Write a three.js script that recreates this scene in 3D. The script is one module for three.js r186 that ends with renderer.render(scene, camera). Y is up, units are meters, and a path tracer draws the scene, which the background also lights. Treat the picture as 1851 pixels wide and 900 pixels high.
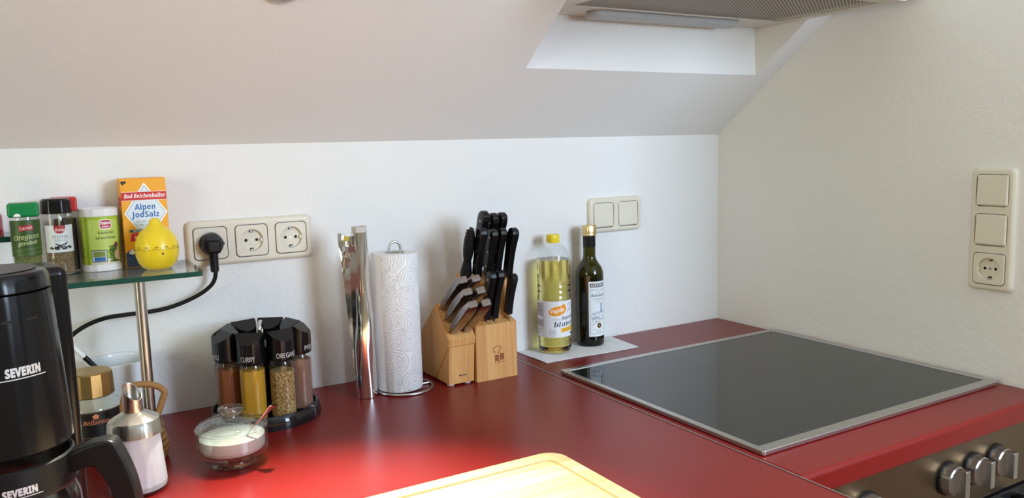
import * as THREE from 'three';
import { RoundedBoxGeometry } from 'three/addons/geometries/RoundedBoxGeometry.js';
import { mergeGeometries, mergeVertices, toCreasedNormals } from 'three/addons/utils/BufferGeometryUtils.js';
import { Brush, Evaluator, SUBTRACTION } from 'three-bvh-csg';
import { RectAreaLightUniformsLib } from 'three/addons/lights/RectAreaLightUniformsLib.js';

// ---------------------------------------------------------------- camera, sky, lights, exposure
const CT = 0.9;                                   // height of the worktop; everything below is measured from it
const scene = new THREE.Scene();
const renderer = new THREE.WebGLRenderer({ antialias: true });
renderer.toneMapping = THREE.LinearToneMapping;
renderer.toneMappingExposure = 0.5;
renderer.shadowMap.enabled = true;
RectAreaLightUniformsLib.init();

const camera = new THREE.PerspectiveCamera(2 * Math.atan(450 / 1453.63) * 180 / Math.PI, 1851 / 900, 0.02, 60);
{
  const yaw = 0.52749, pitch = 0.12538, roll = -0.02667;
  const fw = new THREE.Vector3(Math.sin(yaw) * Math.cos(pitch), -Math.sin(pitch), -Math.cos(yaw) * Math.cos(pitch));
  const rt = new THREE.Vector3(Math.cos(yaw), 0, Math.sin(yaw)), up = rt.clone().cross(fw);
  const r = rt.clone().multiplyScalar(Math.cos(roll)).addScaledVector(up, Math.sin(roll));
  const u = rt.clone().multiplyScalar(-Math.sin(roll)).addScaledVector(up, Math.cos(roll));
  camera.position.set(-1.47739, 0.44776 + CT, 1.4937);
  camera.quaternion.setFromRotationMatrix(new THREE.Matrix4().makeBasis(r, u, fw.clone().negate()));
}
scene.background = new THREE.Color(0.62, 0.78, 1.0);          // bright sky outside the window
// daylight through the window in the front wall
const WIN = { x0: -0.3, x1: 0.6, y0: 0.35, y1: 1.4, z: 2.9 };
const day = new THREE.RectAreaLight(new THREE.Color(0.65, 0.80, 0.99), 47, WIN.x1 - WIN.x0, WIN.y1 - WIN.y0);
day.position.set((WIN.x0 + WIN.x1) / 2, (WIN.y0 + WIN.y1) / 2 + CT, WIN.z - 0.01);
day.lookAt(day.position.x, day.position.y, 0);
scene.add(day);
// fill light for the right wall, set in an added, unseen gable window
const GAB = { z0: 0.95, z1: 1.95, y0: 0.1, y1: 1.1, x: -3.2 };
const day2 = new THREE.RectAreaLight(new THREE.Color(0.96, 1.0, 0.74), 14, GAB.z1 - GAB.z0, GAB.y1 - GAB.y0);
day2.position.set(GAB.x + 0.01, (GAB.y0 + GAB.y1) / 2 + CT, (GAB.z0 + GAB.z1) / 2);
day2.lookAt(0, day2.position.y, day2.position.z);
scene.add(day2);

// ---------------------------------------------------------------- helpers
const V = (x, y, z) => new THREE.Vector3(x, y, z);
let seed = 12345;
const rnd = () => { seed = (seed * 1664525 + 1013904223) >>> 0; return seed / 4294967296; };
const used = {};
function numbered(n) { const k = used[n] = (used[n] ?? -1) + 1; return k ? `${n}_${String(k).padStart(3, '0')}` : n; }
function clean(g) {
  let o = g.index ? g.toNonIndexed() : g.clone();
  for (const k of Object.keys(o.attributes)) if (!['position', 'normal', 'uv'].includes(k)) o.deleteAttribute(k);
  if (!o.attributes.uv) o.setAttribute('uv', new THREE.BufferAttribute(new Float32Array(o.attributes.position.count * 2), 2));
  o.clearGroups();
  return o;
}
function join(gs) { gs = (Array.isArray(gs) ? gs : [gs]).map(clean); return gs.length === 1 ? gs[0] : mergeGeometries(gs); }
// texture coordinates in metres, from the plane each triangle lies closest to
function metric(g, swap = false) {
  g = clean(g);
  const p = g.attributes.position, uv = new Float32Array(p.count * 2), a = V(), b = V(), c = V();
  for (let i = 0; i < p.count; i += 3) {
    a.fromBufferAttribute(p, i); b.fromBufferAttribute(p, i + 1); c.fromBufferAttribute(p, i + 2);
    const n = b.clone().sub(a).cross(c.clone().sub(a)), x = Math.abs(n.x), y = Math.abs(n.y), z = Math.abs(n.z);
    [a, b, c].forEach((q, k) => {
      let s = x > y && x > z ? [q.z, q.y] : y > z ? [q.x, q.z] : [q.x, q.y];
      if (swap) s = [s[1], s[0]];
      uv[(i + k) * 2] = s[0]; uv[(i + k) * 2 + 1] = s[1];
    });
  }
  g.setAttribute('uv', new THREE.BufferAttribute(uv, 2));
  return g;
}
function part(name, geoms, mat, parent, label) {
  const m = new THREE.Mesh(join(geoms), mat);
  m.name = parent ? name : numbered(name); m.castShadow = m.receiveShadow = true;
  if (label) m.userData.label = label;
  (parent ?? scene).add(m);
  return m;
}
function thing(name, label, category, [x, y, z], turn = 0, group) {
  const o = new THREE.Group(); o.name = numbered(name); o.position.set(x, y + CT, z); o.rotation.y = turn;
  o.userData = { label, category }; if (group) o.userData.group = group;
  scene.add(o); return o;
}
function struct(name, geoms, mat) { const m = part(name, geoms, mat); m.name = name; m.userData.kind = 'structure'; return m; }
const at = (g, x, y, z) => g.translate(x, y, z);
const bx = (x0, x1, y0, y1, z0, z1) => new THREE.BoxGeometry(x1 - x0, y1 - y0, z1 - z0).translate((x0 + x1) / 2, (y0 + y1) / 2, (z0 + z1) / 2);
const rbx = (x0, x1, y0, y1, z0, z1, r, s = 3) => new RoundedBoxGeometry(x1 - x0, y1 - y0, z1 - z0, s, r).translate((x0 + x1) / 2, (y0 + y1) / 2, (z0 + z1) / 2);
const lathe = (pts, seg = 48) => new THREE.LatheGeometry(pts.map(([r, y]) => new THREE.Vector2(Math.max(r, 0), y)), seg);
// lathe with crisp corners where the profile turns
const turned = (pts, seg = 48, angle = 0.6) => toCreasedNormals(lathe(pts, seg), angle);
const cyl = (r0, r1, y0, y1, seg = 32) => new THREE.CylinderGeometry(r1, r0, y1 - y0, seg).translate(0, (y0 + y1) / 2, 0);
const tube = (pts, r, seg = 64, rs = 10, closed = false) => new THREE.TubeGeometry(new THREE.CatmullRomCurve3(pts.map((q) => V(...q)), closed), seg, r, rs, closed);
function rrect(w, h, r, x = 0, y = 0, C = THREE.Shape) {
  const s = new C(), a = x - w / 2, b = y - h / 2;
  s.moveTo(a + r, b); s.lineTo(a + w - r, b); s.absarc(a + w - r, b + r, r, -Math.PI / 2, 0); s.lineTo(a + w, b + h - r);
  s.absarc(a + w - r, b + h - r, r, 0, Math.PI / 2); s.lineTo(a + r, b + h); s.absarc(a + r, b + h - r, r, Math.PI / 2, Math.PI);
  s.lineTo(a, b + r); s.absarc(a + r, b + r, r, Math.PI, Math.PI * 1.5); return s;
}
const poly = (pts) => { const s = new THREE.Shape(); pts.forEach(([x, y], i) => (i ? s.lineTo(x, y) : s.moveTo(x, y))); s.closePath(); return s; };
const ext = (shape, depth, bevel = 0, seg = 2, cs = 10) => new THREE.ExtrudeGeometry(shape, { depth, bevelEnabled: bevel > 0, bevelSize: bevel, bevelThickness: bevel, bevelOffset: -bevel, bevelSegments: seg, curveSegments: cs });
// a profile given as [z, y] points, extruded along x from x0 to x1
function profile(pts, x0, x1, bevel = 0) {
  const g = ext(poly(pts.map(([z, y]) => [-z, y])), x1 - x0 - 2 * bevel, bevel);      // shape in (-z, y), depth along the third axis
  return g.translate(0, 0, bevel).applyMatrix4(new THREE.Matrix4().makeBasis(V(0, 0, -1), V(0, 1, 0), V(1, 0, 0))).translate(x0, 0, 0);
}
// piece of a cylinder wall, angles from +z towards +x, u from left to right as seen from outside
function patch(r0, r1, y0, y1, a0, a1, n = 32) {
  const g = new THREE.PlaneGeometry(1, 1, n, 1), p = g.attributes.position, nn = g.attributes.normal;
  for (let i = 0; i < p.count; i++) {
    const a = a0 + (a1 - a0) * (p.getX(i) + 0.5), t = p.getY(i) + 0.5, r = r0 + (r1 - r0) * t;
    p.setXYZ(i, r * Math.sin(a), y0 + (y1 - y0) * t, r * Math.cos(a)); nn.setXYZ(i, Math.sin(a), 0, Math.cos(a));
  }
  return g;
}
// surface through closed rings of equal length
function loft(rings, closed = true) {
  const n = rings[0].length, pos = [], idx = [], uv = [];
  rings.forEach((r, j) => { for (let i = 0; i <= n; i++) { const q = r[i % n]; pos.push(...q); uv.push(i / n, j / (rings.length - 1)); } });
  for (let j = 0; j + 1 < rings.length; j++) for (let i = 0; i < n; i++) { if (!closed && i === n - 1) continue; const a = j * (n + 1) + i, b = a + n + 1; idx.push(a, b, a + 1, a + 1, b, b + 1); }
  const g = new THREE.BufferGeometry(); g.setAttribute('position', new THREE.Float32BufferAttribute(pos, 3)); g.setAttribute('uv', new THREE.Float32BufferAttribute(uv, 2)); g.setIndex(idx); g.computeVertexNormals();
  if (closed) { const N = g.attributes.normal; rings.forEach((_, j) => { const a = j * (n + 1), b = a + n, v = V().fromBufferAttribute(N, a).add(V().fromBufferAttribute(N, b)).normalize(); N.setXYZ(a, v.x, v.y, v.z); N.setXYZ(b, v.x, v.y, v.z); }); }
  return g;
}
const cut = (g, tools) => {
  let b = new Brush(mergeVertices(clean(g), 1e-6)); b.updateMatrixWorld(); const ev = new Evaluator(); ev.useGroups = false;
  for (const q of tools) { const k = new Brush(q); k.updateMatrixWorld(); b = ev.evaluate(b, k, SUBTRACTION); b.updateMatrixWorld(); }
  return b.geometry;
};
const D = Math.PI / 180;

// ---------------------------------------------------------------- textures
function canvas(w, h, draw) {
  const c = document.createElement('canvas'); c.width = w; c.height = h;
  const x = c.getContext('2d'); draw(x, w, h);
  const t = new THREE.CanvasTexture(c); t.colorSpace = THREE.SRGBColorSpace; t.anisotropy = 8; return t;
}
function noiseTile(n, octaves, seed0) {            // tiling value noise, 0..1
  const out = new Float32Array(n * n); let amp = 1, total = 0;
  for (const [fx, fy, a] of octaves) {
    const g = new Float32Array(fx * fy); let s = seed0 + fx * 31 + fy * 7;
    for (let i = 0; i < g.length; i++) { s = (s * 1664525 + 1013904223) >>> 0; g[i] = s / 4294967296; }
    const sm = (t) => t * t * (3 - 2 * t);
    for (let j = 0; j < n; j++) for (let i = 0; i < n; i++) {
      const u = i / n * fx, v = j / n * fy, i0 = Math.floor(u), j0 = Math.floor(v), a1 = sm(u - i0), b1 = sm(v - j0), i1 = (i0 + 1) % fx, j1 = (j0 + 1) % fy;
      out[j * n + i] += a * ((g[j0 * fx + i0] * (1 - a1) + g[j0 * fx + i1] * a1) * (1 - b1) + (g[j1 * fx + i0] * (1 - a1) + g[j1 * fx + i1] * a1) * b1);
    }
    total += a;
  }
  for (let i = 0; i < out.length; i++) out[i] /= total;
  return out;
}
function dataTex(n, f, srgb, rep) {
  const d = new Uint8Array(n * n * 4);
  for (let i = 0; i < n * n; i++) { const c = f(i); d[i * 4] = c[0]; d[i * 4 + 1] = c[1] ?? c[0]; d[i * 4 + 2] = c[2] ?? c[0]; d[i * 4 + 3] = 255; }
  const t = new THREE.DataTexture(d, n, n); t.magFilter = t.minFilter = THREE.LinearFilter; t.wrapS = t.wrapT = THREE.RepeatWrapping;
  if (srgb) t.colorSpace = THREE.SRGBColorSpace; if (rep) t.repeat.set(...rep); t.needsUpdate = true; return t;
}
const nPlaster = noiseTile(512, [[8, 8, 0.5], [24, 24, 0.5], [70, 70, 0.7], [160, 160, 0.5]], 3);
const plasterBump = dataTex(512, (i) => [nPlaster[i] * 255], false, [2, 2]);
const nFine = noiseTile(512, [[128, 128, 1], [256, 256, 1]], 9);
const fineBump = dataTex(512, (i) => [nFine[i] * 255], false, [5, 5]);
const nGrain = noiseTile(512, [[4, 60, 1], [6, 170, 0.8], [3, 14, 1]], 17);
const hex = (h) => [(h >> 16) & 255, (h >> 8) & 255, h & 255];
function woodTex(light, dark, staves, contrast, rep) {   // staves run along u; bands across v
  const n = 512, L = hex(light), K = hex(dark), tone = Array.from({ length: staves }, () => rnd());
  return dataTex(n, (i) => {
    const y = Math.floor(i / n) / n * staves, k = Math.floor(y) % staves, edge = Math.min(y - Math.floor(y), 1 - (y - Math.floor(y)));
    const sh = (i + k * 97 * n + k * 131) % (n * n);
    let t = 0.25 + (nGrain[sh] - 0.5) * contrast + (tone[k] - 0.5) * 0.45; if (staves > 1 && edge < 0.02) t += 0.3;
    t = Math.min(1, Math.max(0, t)); return [0, 1, 2].map((c) => L[c] + (K[c] - L[c]) * t);
  }, true, rep);
}
const brushed = dataTex(256, (i) => { const r = ((Math.floor(i / 256) * 7919 + 13) * 2654435761 >>> 0) / 4294967296; return [110 + 60 * r]; }, false, [3, 3]);

// ---------------------------------------------------------------- materials
const std = (o) => new THREE.MeshStandardMaterial(o), phy = (o) => new THREE.MeshPhysicalMaterial(o);
const lin = (r, g, b) => new THREE.Color().setRGB(r, g, b);
const M = {
  wall: std({ color: lin(0.80, 0.79, 0.77), roughness: 0.85, bumpMap: plasterBump, bumpScale: 0.0012 }),
  slope: std({ color: lin(0.80, 0.79, 0.77), roughness: 0.85, bumpMap: plasterBump, bumpScale: 0.0006 }),
  tan: std({ color: lin(0.42, 0.35, 0.27), roughness: 0.85, bumpMap: plasterBump, bumpScale: 0.001 }),
  floor: std({ map: woodTex(0x96653c, 0x5c3a20, 6, 1.2, [1, 1]), roughness: 0.5 }),
  red: phy({ color: lin(0.18, 0.0075, 0.0065), roughness: 0.33, specularIntensity: 0.85, bumpMap: fineBump, bumpScale: 0.00006 }),
  steel: std({ color: lin(0.56, 0.55, 0.53), metalness: 1, roughness: 0.32 }),
  brushedSteel: std({ color: lin(0.60, 0.57, 0.52), metalness: 1, roughness: 0.28 }),
  chrome: std({ color: lin(0.78, 0.78, 0.78), metalness: 1, roughness: 0.1 }),
  foil: std({ color: lin(0.86, 0.86, 0.87), metalness: 1, roughness: 0.13 }),
  ovenPanel: std({ color: lin(0.24, 0.175, 0.115), metalness: 1, roughness: 0.36 }),
  hobGlass: phy({ color: lin(0.012, 0.013, 0.014), roughness: 0.04, specularIntensity: 0.9, ior: 1.5 }),
  black: phy({ color: lin(0.005, 0.005, 0.0055), roughness: 0.2, specularIntensity: 0.7 }),
  blackGloss: phy({ color: lin(0.008, 0.008, 0.009), roughness: 0.1 }),
  blackMatt: phy({ color: lin(0.007, 0.007, 0.0075), roughness: 0.4, specularIntensity: 0.5 }),
  dark: std({ color: lin(0.01, 0.009, 0.008), roughness: 0.8 }),
  cream: phy({ color: lin(0.72, 0.67, 0.55), roughness: 0.3 }),
  hood: std({ color: lin(0.70, 0.67, 0.60), roughness: 0.45 }),
  lens: phy({ color: lin(0.42, 0.43, 0.44), roughness: 0.35 }),
  white: phy({ color: lin(0.82, 0.82, 0.81), roughness: 0.35 }),
  ceramic: phy({ color: lin(0.78, 0.80, 0.82), roughness: 0.12 }),
  glass: phy({ color: lin(0.97, 0.985, 0.98), roughness: 0, transmission: 1, thickness: 0, ior: 1.5 }),
  bowlGlass: phy({ color: lin(0.90, 0.93, 0.91), roughness: 0.02, transmission: 1, thickness: 0, ior: 1.85 }),
  pane: phy({ color: lin(0.98, 0.99, 0.99), roughness: 0, transmission: 1, thickness: 0, ior: 1.5 }),
  shelfGlass: phy({ color: lin(0.90, 0.96, 0.93), roughness: 0, transmission: 1, thickness: 0, ior: 1.5 }),
  glassEdge: phy({ color: lin(0.012, 0.07, 0.05), roughness: 0.15 }),
  sugar: std({ color: lin(0.86, 0.85, 0.84), roughness: 0.9, bumpMap: fineBump, bumpScale: 0.0006 }),
  gold: std({ color: lin(0.62, 0.42, 0.16), metalness: 1, roughness: 0.35 }),
  goldCap: std({ color: lin(0.72, 0.55, 0.28), metalness: 1, roughness: 0.3 }),
  coffee: std({ color: lin(0.03, 0.014, 0.008), roughness: 0.9 }),
  block: std({ map: woodTex(0xd9a566, 0xb5763a, 5, 0.9, [2.2, 9]), roughness: 0.5 }),
  board: std({ map: woodTex(0xd9c096, 0xb48f58, 5, 1.0, [2, 5]), roughness: 0.55 }),
  rattan: std({ map: woodTex(0xa97a45, 0x6a4522, 1, 1.6, [20, 20]), roughness: 0.7 }),
  yellow: phy({ color: lin(0.85, 0.62, 0.02), roughness: 0.28 }),
  yellowCap: phy({ color: lin(0.88, 0.66, 0.02), roughness: 0.35 }),
  oil: phy({ color: lin(1, 1, 1), roughness: 0, transmission: 1, thickness: 0.05, ior: 1.38, attenuationColor: lin(0.92, 0.70, 0.10), attenuationDistance: 0.10 }),
  balsamic: phy({ color: lin(0.012, 0.008, 0.003), roughness: 0.2 }),
  oliveGlass: phy({ color: lin(0.20, 0.19, 0.035), roughness: 0, transmission: 1, thickness: 0, ior: 1.5 }),
  redLid: phy({ color: lin(0.55, 0.02, 0.02), roughness: 0.35 }),
  greenLid: phy({ color: lin(0.0, 0.20, 0.05), roughness: 0.35 }),
  pink: phy({ color: lin(0.72, 0.20, 0.28), roughness: 0.4 }),
  bulb: std({ color: 0xffffff, emissive: lin(1, 0.95, 0.85), emissiveIntensity: 6 }),
};
const printed = (tex, o = {}) => phy({ map: tex, roughness: 0.45, ...o });
const decal = (tex, o = {}) => phy({ map: tex, transparent: true, roughness: 0.4, polygonOffset: true, ...o });

// ---------------------------------------------------------------- the room
const SL = 0.7271, TH = Math.atan(SL), KNEE = 0.4667, FLAT = 1.55, ZF = (FLAT - KNEE) / SL;   // roof slope over the knee wall
const X0 = -3.2, X1 = 2.2, Z1 = 2.9;
const W = (g) => metric(g.translate(0, CT, 0));
struct('floor', W(bx(X0 - .15, X1 + .15, -CT - .1, -CT, -.15, Z1 + .15)), M.floor);
struct('wall_back', W(bx(X0 - .15, X1 + .15, -CT, KNEE + .02, -.15, 0)), M.wall);
struct('wall_right', W(bx(0, 0.1, -CT, FLAT, 0, 0.98)), M.wall);
struct('wall_far_right', W(bx(X1, X1 + .15, -CT, FLAT, -.15, Z1)), M.wall);
const RX0 = -0.67, RX1 = -0.061, RZ0 = 0.177, RZ1 = 0.53, HB = 0.698;                          // recess of the cooker hood
{
  // sloped ceiling with the opening of the recess
  const c = Math.cos(TH), s = Math.sin(TH), sh = poly([[X0 - .15, 0], [X1 + .15, 0], [X1 + .15, ZF / c + .1], [X0 - .15, ZF / c + .1]]);
  const h = new THREE.Path(); [[RX0, RZ0 / c], [RX0, RZ1 / c], [RX1, RZ1 / c], [RX1, RZ0 / c]].forEach(([x, y], i) => (i ? h.lineTo(x, y) : h.moveTo(x, y))); h.closePath();
  sh.holes.push(h);
  const g = ext(sh, 0.2).translate(0, 0, -0.2);
  const uvm = metric(g);
  uvm.applyMatrix4(new THREE.Matrix4().makeBasis(V(1, 0, 0), V(0, s, c), V(0, -c, s)).setPosition(0, KNEE + CT, 0));
  struct('ceiling', uvm, M.slope);
  const yS = (z) => KNEE + SL * z;
  struct('wall_recess', [
    W(profile([[RZ0, yS(RZ0) + .0004], [RZ0, .88], [RZ0 - .01, .88], [RZ0 - .01, yS(RZ0) + .0004]], RX0, RX1)),
    W(bx(RX0, RX1, .88, .9, RZ0 - .01, RZ1))], M.wall);
}
struct('ceiling_upper', W(bx(X0 - .15, X1 + .15, FLAT, FLAT + .15, ZF - .02, Z1 + .15)), M.slope);
function wallWithHole(x0, x1, y0, y1, hx0, hx1, hy0, hy1) {
  return [bx(x0, hx0, y0, y1, 0, .15), bx(hx1, x1, y0, y1, 0, .15), bx(hx0, hx1, y0, hy0, 0, .15), bx(hx0, hx1, hy1, y1, 0, .15)];
}
struct('wall_front', wallWithHole(X0, X1, -CT, FLAT, WIN.x0, WIN.x1, WIN.y0, WIN.y1).map((g) => W(g.translate(0, 0, Z1))), M.tan);
{
  // the gable wall on the left, closed up to the roof
  const sh = poly([[-Z1, -CT], [-Z1, FLAT + .1], [-ZF, FLAT + .1], [0, KNEE + .1], [.15, KNEE + .1], [.15, -CT]]);
  const h = new THREE.Path(); [[-GAB.z0, GAB.y0], [-GAB.z0, GAB.y1], [-GAB.z1, GAB.y1], [-GAB.z1, GAB.y0]].forEach(([x, y], i) => (i ? h.lineTo(x, y) : h.moveTo(x, y))); h.closePath();
  sh.holes.push(h);
  const g = ext(sh, .15).applyMatrix4(new THREE.Matrix4().makeBasis(V(0, 0, -1), V(0, 1, 0), V(1, 0, 0))).translate(X0 - .15, 0, 0);
  struct('wall_left', W(g), M.tan);
}
function windowFrame(name, w, h, place) {
  const o = new THREE.Group(); o.name = name; o.userData = { kind: 'structure' }; scene.add(o); place(o);
  part('window_frame', [bx(-w / 2, w / 2, -h / 2, -h / 2 + .06, -.03, .03), bx(-w / 2, w / 2, h / 2 - .06, h / 2, -.03, .03), bx(-w / 2, -w / 2 + .06, -h / 2 + .06, h / 2 - .06, -.03, .03), bx(w / 2 - .06, w / 2, -h / 2 + .06, h / 2 - .06, -.03, .03)], M.white, o);
  part('pane', bx(-w / 2 + .06, w / 2 - .06, -h / 2 + .06, h / 2 - .06, -.002, .002), M.pane, o);
}
windowFrame('window_1', WIN.x1 - WIN.x0, WIN.y1 - WIN.y0, (o) => o.position.set((WIN.x0 + WIN.x1) / 2, CT + (WIN.y0 + WIN.y1) / 2, WIN.z + .08));
windowFrame('added_window_2', GAB.z1 - GAB.z0, GAB.y1 - GAB.y0, (o) => { o.position.set(GAB.x - .08, CT + (GAB.y0 + GAB.y1) / 2, (GAB.z0 + GAB.z1) / 2); o.rotation.y = Math.PI / 2; });  // added window, out of view, frames the fill light on the left

// ---------------------------------------------------------------- worktops, cabinet, oven, hob
const SEAM = -0.633, ZR = 0.797, TT = 0.036;
{
  const t = thing('worktop', 'wide red laminate worktop under the coffee maker, spice rack and knife blocks', 'worktop', [0, 0, 0]);
  part('worktop_slab', metric(rbx(-2.6, SEAM, -TT, 0, 0.001, .96, .004, 3)), M.red, t);
  part('joint_strip', rbx(SEAM - .0008, SEAM + .0014, -TT + .003, .0007, 0.002, .955, .0005, 2), M.steel, t, 'thin metal joint strip');
  const u = thing('worktop', 'narrow red laminate worktop with rounded front edge around the glass hob', 'worktop', [0, 0, 0]);
  part('worktop_slab', metric(rbx(SEAM + .0015, -.001, -TT, 0, .001, ZR, .007, 4)), M.red, u);
  const c = thing('base_cabinet', 'white base cabinet under the wide red worktop', 'cabinet', [0, -CT, 0]);
  part('body', bx(-2.6, SEAM - .03, 0, CT - TT, .02, .93), M.white, c);
}
{
  const o = thing('oven', 'built-in oven with brushed steel control panel under the red worktop', 'oven', [-.31, -CT, 0]);
  const H = CT - TT;
  part('body', bx(-.29, .29, .08, H - .001, .05, .765), M.dark, o);
  part('control_panel', rbx(-.298, .298, H - .115, H - .002, .755, .783, .003), M.ovenPanel, o, 'brushed steel control panel');
  const door = part('oven_door', rbx(-.298, .298, H - .6, H - .121, .755, .783, .004), M.hobGlass, o, 'black glass oven door');
  part('door_handle', [tube([[-.25, H - .135, .825], [.25, H - .135, .825]], .009, 8, 12), bx(-.24, -.225, H - .14, H - .13, .78, .825), bx(.225, .24, H - .14, H - .13, .78, .825)], M.black, door, 'black bar handle');
  for (const x of [-.543, -.476, -.277, -.208, -.142]) {
    const k = part('knob', [
      turned([[0, 0], [.0245, 0], [.0245, .006], [.0235, .018], [.0215, .020], [0, .020]].map(([r, y]) => [r, y]), 40).rotateX(Math.PI / 2),
      ext(rrect(.011, .044, .002), .016, .0012).translate(0, 0, .018)], M.steel, o, 'silver rotary knob');
    k.position.set(x + .31, H - .054, .783);
    part('collar', turned([[0, 0], [.0275, 0], [.0275, .004], [.025, .005], [0, .005]], 40).rotateX(Math.PI / 2), M.blackMatt, k);
  }
}
{
  const hx = -.6198, hz = .1973, w = .5993, d = .5221;
  const t = thing('ceramic_hob', 'black glass ceramic hob with brushed steel frame set in red worktop', 'hob', [hx + w / 2, 0, hz + d / 2]);
  const fr = rrect(w, d, .004); fr.holes.push(rrect(w - .022, d - .034, .003, 0, .003, THREE.Path));
  part('steel_frame', ext(fr, .005, .0012, 2, 6).rotateX(-Math.PI / 2).translate(0, .0022, 0), M.steel, t, 'brushed steel frame');
  part('glass_plate', rbx(-w / 2 + .011, w / 2 - .011, .001, .0068, -d / 2 + .014, d / 2 - .020, .001), M.hobGlass, t, 'black glass plate');
}
// ---------------------------------------------------------------- cooker hood and ceiling lamp
{
  const t = thing('cooker_hood', 'beige built-in cooker hood with slotted grille in the ceiling recess', 'hood', [(RX0 + RX1) / 2, HB, RZ0]);
  const w = RX1 - RX0 - .004, d = RZ1 - RZ0;
  part('body', [bx(-w / 2, w / 2, .012, .15, .004, d), bx(-w / 2, w / 2, 0, .012, .002, .014), bx(-w / 2, w / 2, 0, .012, d - .02, d + .012), bx(-w / 2, -w / 2 + .015, 0, .012, .014, d - .02), bx(w / 2 - .022, w / 2, 0, .012, .014, d - .02)], M.hood, t);
  part('grille_backing', bx(-w / 2 + .015, w / 2 - .022, .0085, .0115, .014, d - .02), std({ color: lin(.10, .07, .05), roughness: .7 }), t, 'dark brown plate behind the slots');  // plain dark brown plate seen through the slots
  // perforated sheet: rows of short slots, each row set a little sideways
  const pitch = .0100, rows = 0.0036, cw = 1024, chh = 1024, sx = .100, sz = .072;
  const tex = canvas(cw, chh, (g) => {
    g.fillStyle = '#fff'; g.fillRect(0, 0, cw, chh); g.fillStyle = '#000';
    const nx = Math.round(sx / pitch), nz = Math.round(sz / rows);
    for (let j = 0; j < nz; j++) for (let i = -1; i <= nx; i++) g.fillRect(((i + j * .5 % 1) / nx) * cw, (j + .12) / nz * chh, .74 / nx * cw, .74 / nz * chh);
  });
  tex.colorSpace = THREE.NoColorSpace; tex.wrapS = tex.wrapT = THREE.RepeatWrapping; tex.repeat.set(1 / sx, 1 / sz);
  const sheet = (x0, x1, z0, z1) => metric(new THREE.PlaneGeometry(x1 - x0, z1 - z0).rotateX(Math.PI / 2).translate((x0 + x1) / 2, .002, (z0 + z1) / 2));
  const gm = std({ color: M.hood.color, roughness: .45, alphaMap: tex, alphaTest: .5, side: THREE.DoubleSide });
  part('slotted_grille', sheet(-w / 2 + .045, w / 2 - .022, .084, d - .02), gm, t, 'beige sheet with rows of slots');
  part('lower_panel', [bx(-w / 2 + .015, w / 2 - .022, .0005, .003, .013, .084), bx(-w / 2 + .015, -w / 2 + .045, .0005, .003, .084, d - .02)], M.hood, t);
  part('lamp_cover', ext(rrect(.38, .046, .020), .004, .004, 3, 12).rotateX(Math.PI / 2).translate(-.005, -.0035, .052), M.lens, t, 'grey plastic lamp cover');
  for (const [x, z] of [[.215, .03], [w / 2 - .05, d + .004]]) part('screw', cyl(.003, .003, -.001, .001, 12).translate(x, 0, z), M.steel, t);
}
function spotlight(label, lamp, tilt, aim, power, cone) {
  const t = thing('ceiling_spotlight', label, 'lamp', lamp.toArray());
  t.rotation.x = Math.PI - tilt;                   // local +y points out of the ceiling into the room
  part('ring', turned([[.021, -.002], [.031, -.002], [.032, .001], [.030, .004], [.025, .0055], [.021, .003], [.021, -.002]], 48), M.steel, t, 'brushed chrome ring');
  part('reflector', lathe([[.0205, .003], [.016, -.0], [.010, -.001]], 40), M.chrome, t);
  part('bulb', turned([[0, .0005], [.0205, .0005], [.0205, .0015], [0, .0015]], 32), M.bulb, t, 'glowing lamp face');
  const s = new THREE.SpotLight(lin(1, 0.96, 0.78), power, 4, cone * D, 1, 2);
  s.position.copy(lamp).add(V(0, CT, 0)).addScaledVector(V(0, -Math.cos(tilt), Math.sin(tilt)), .012);
  s.target.position.set(aim[0], CT + aim[1], aim[2]); s.castShadow = true; s.shadow.radius = 0.9;
  scene.add(s, s.target);
}
spotlight('round chrome spotlight let into the sloped ceiling above the spice rack', V(-1.152, KNEE + SL * .302, .302), TH, [-1.24, 0, .68], 20, 33);
spotlight('round chrome spotlight let into the flat ceiling in front of the oven', V(-.60, FLAT, 1.62), 0, [-.64, 0, 1.04], 13, 22);

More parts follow.
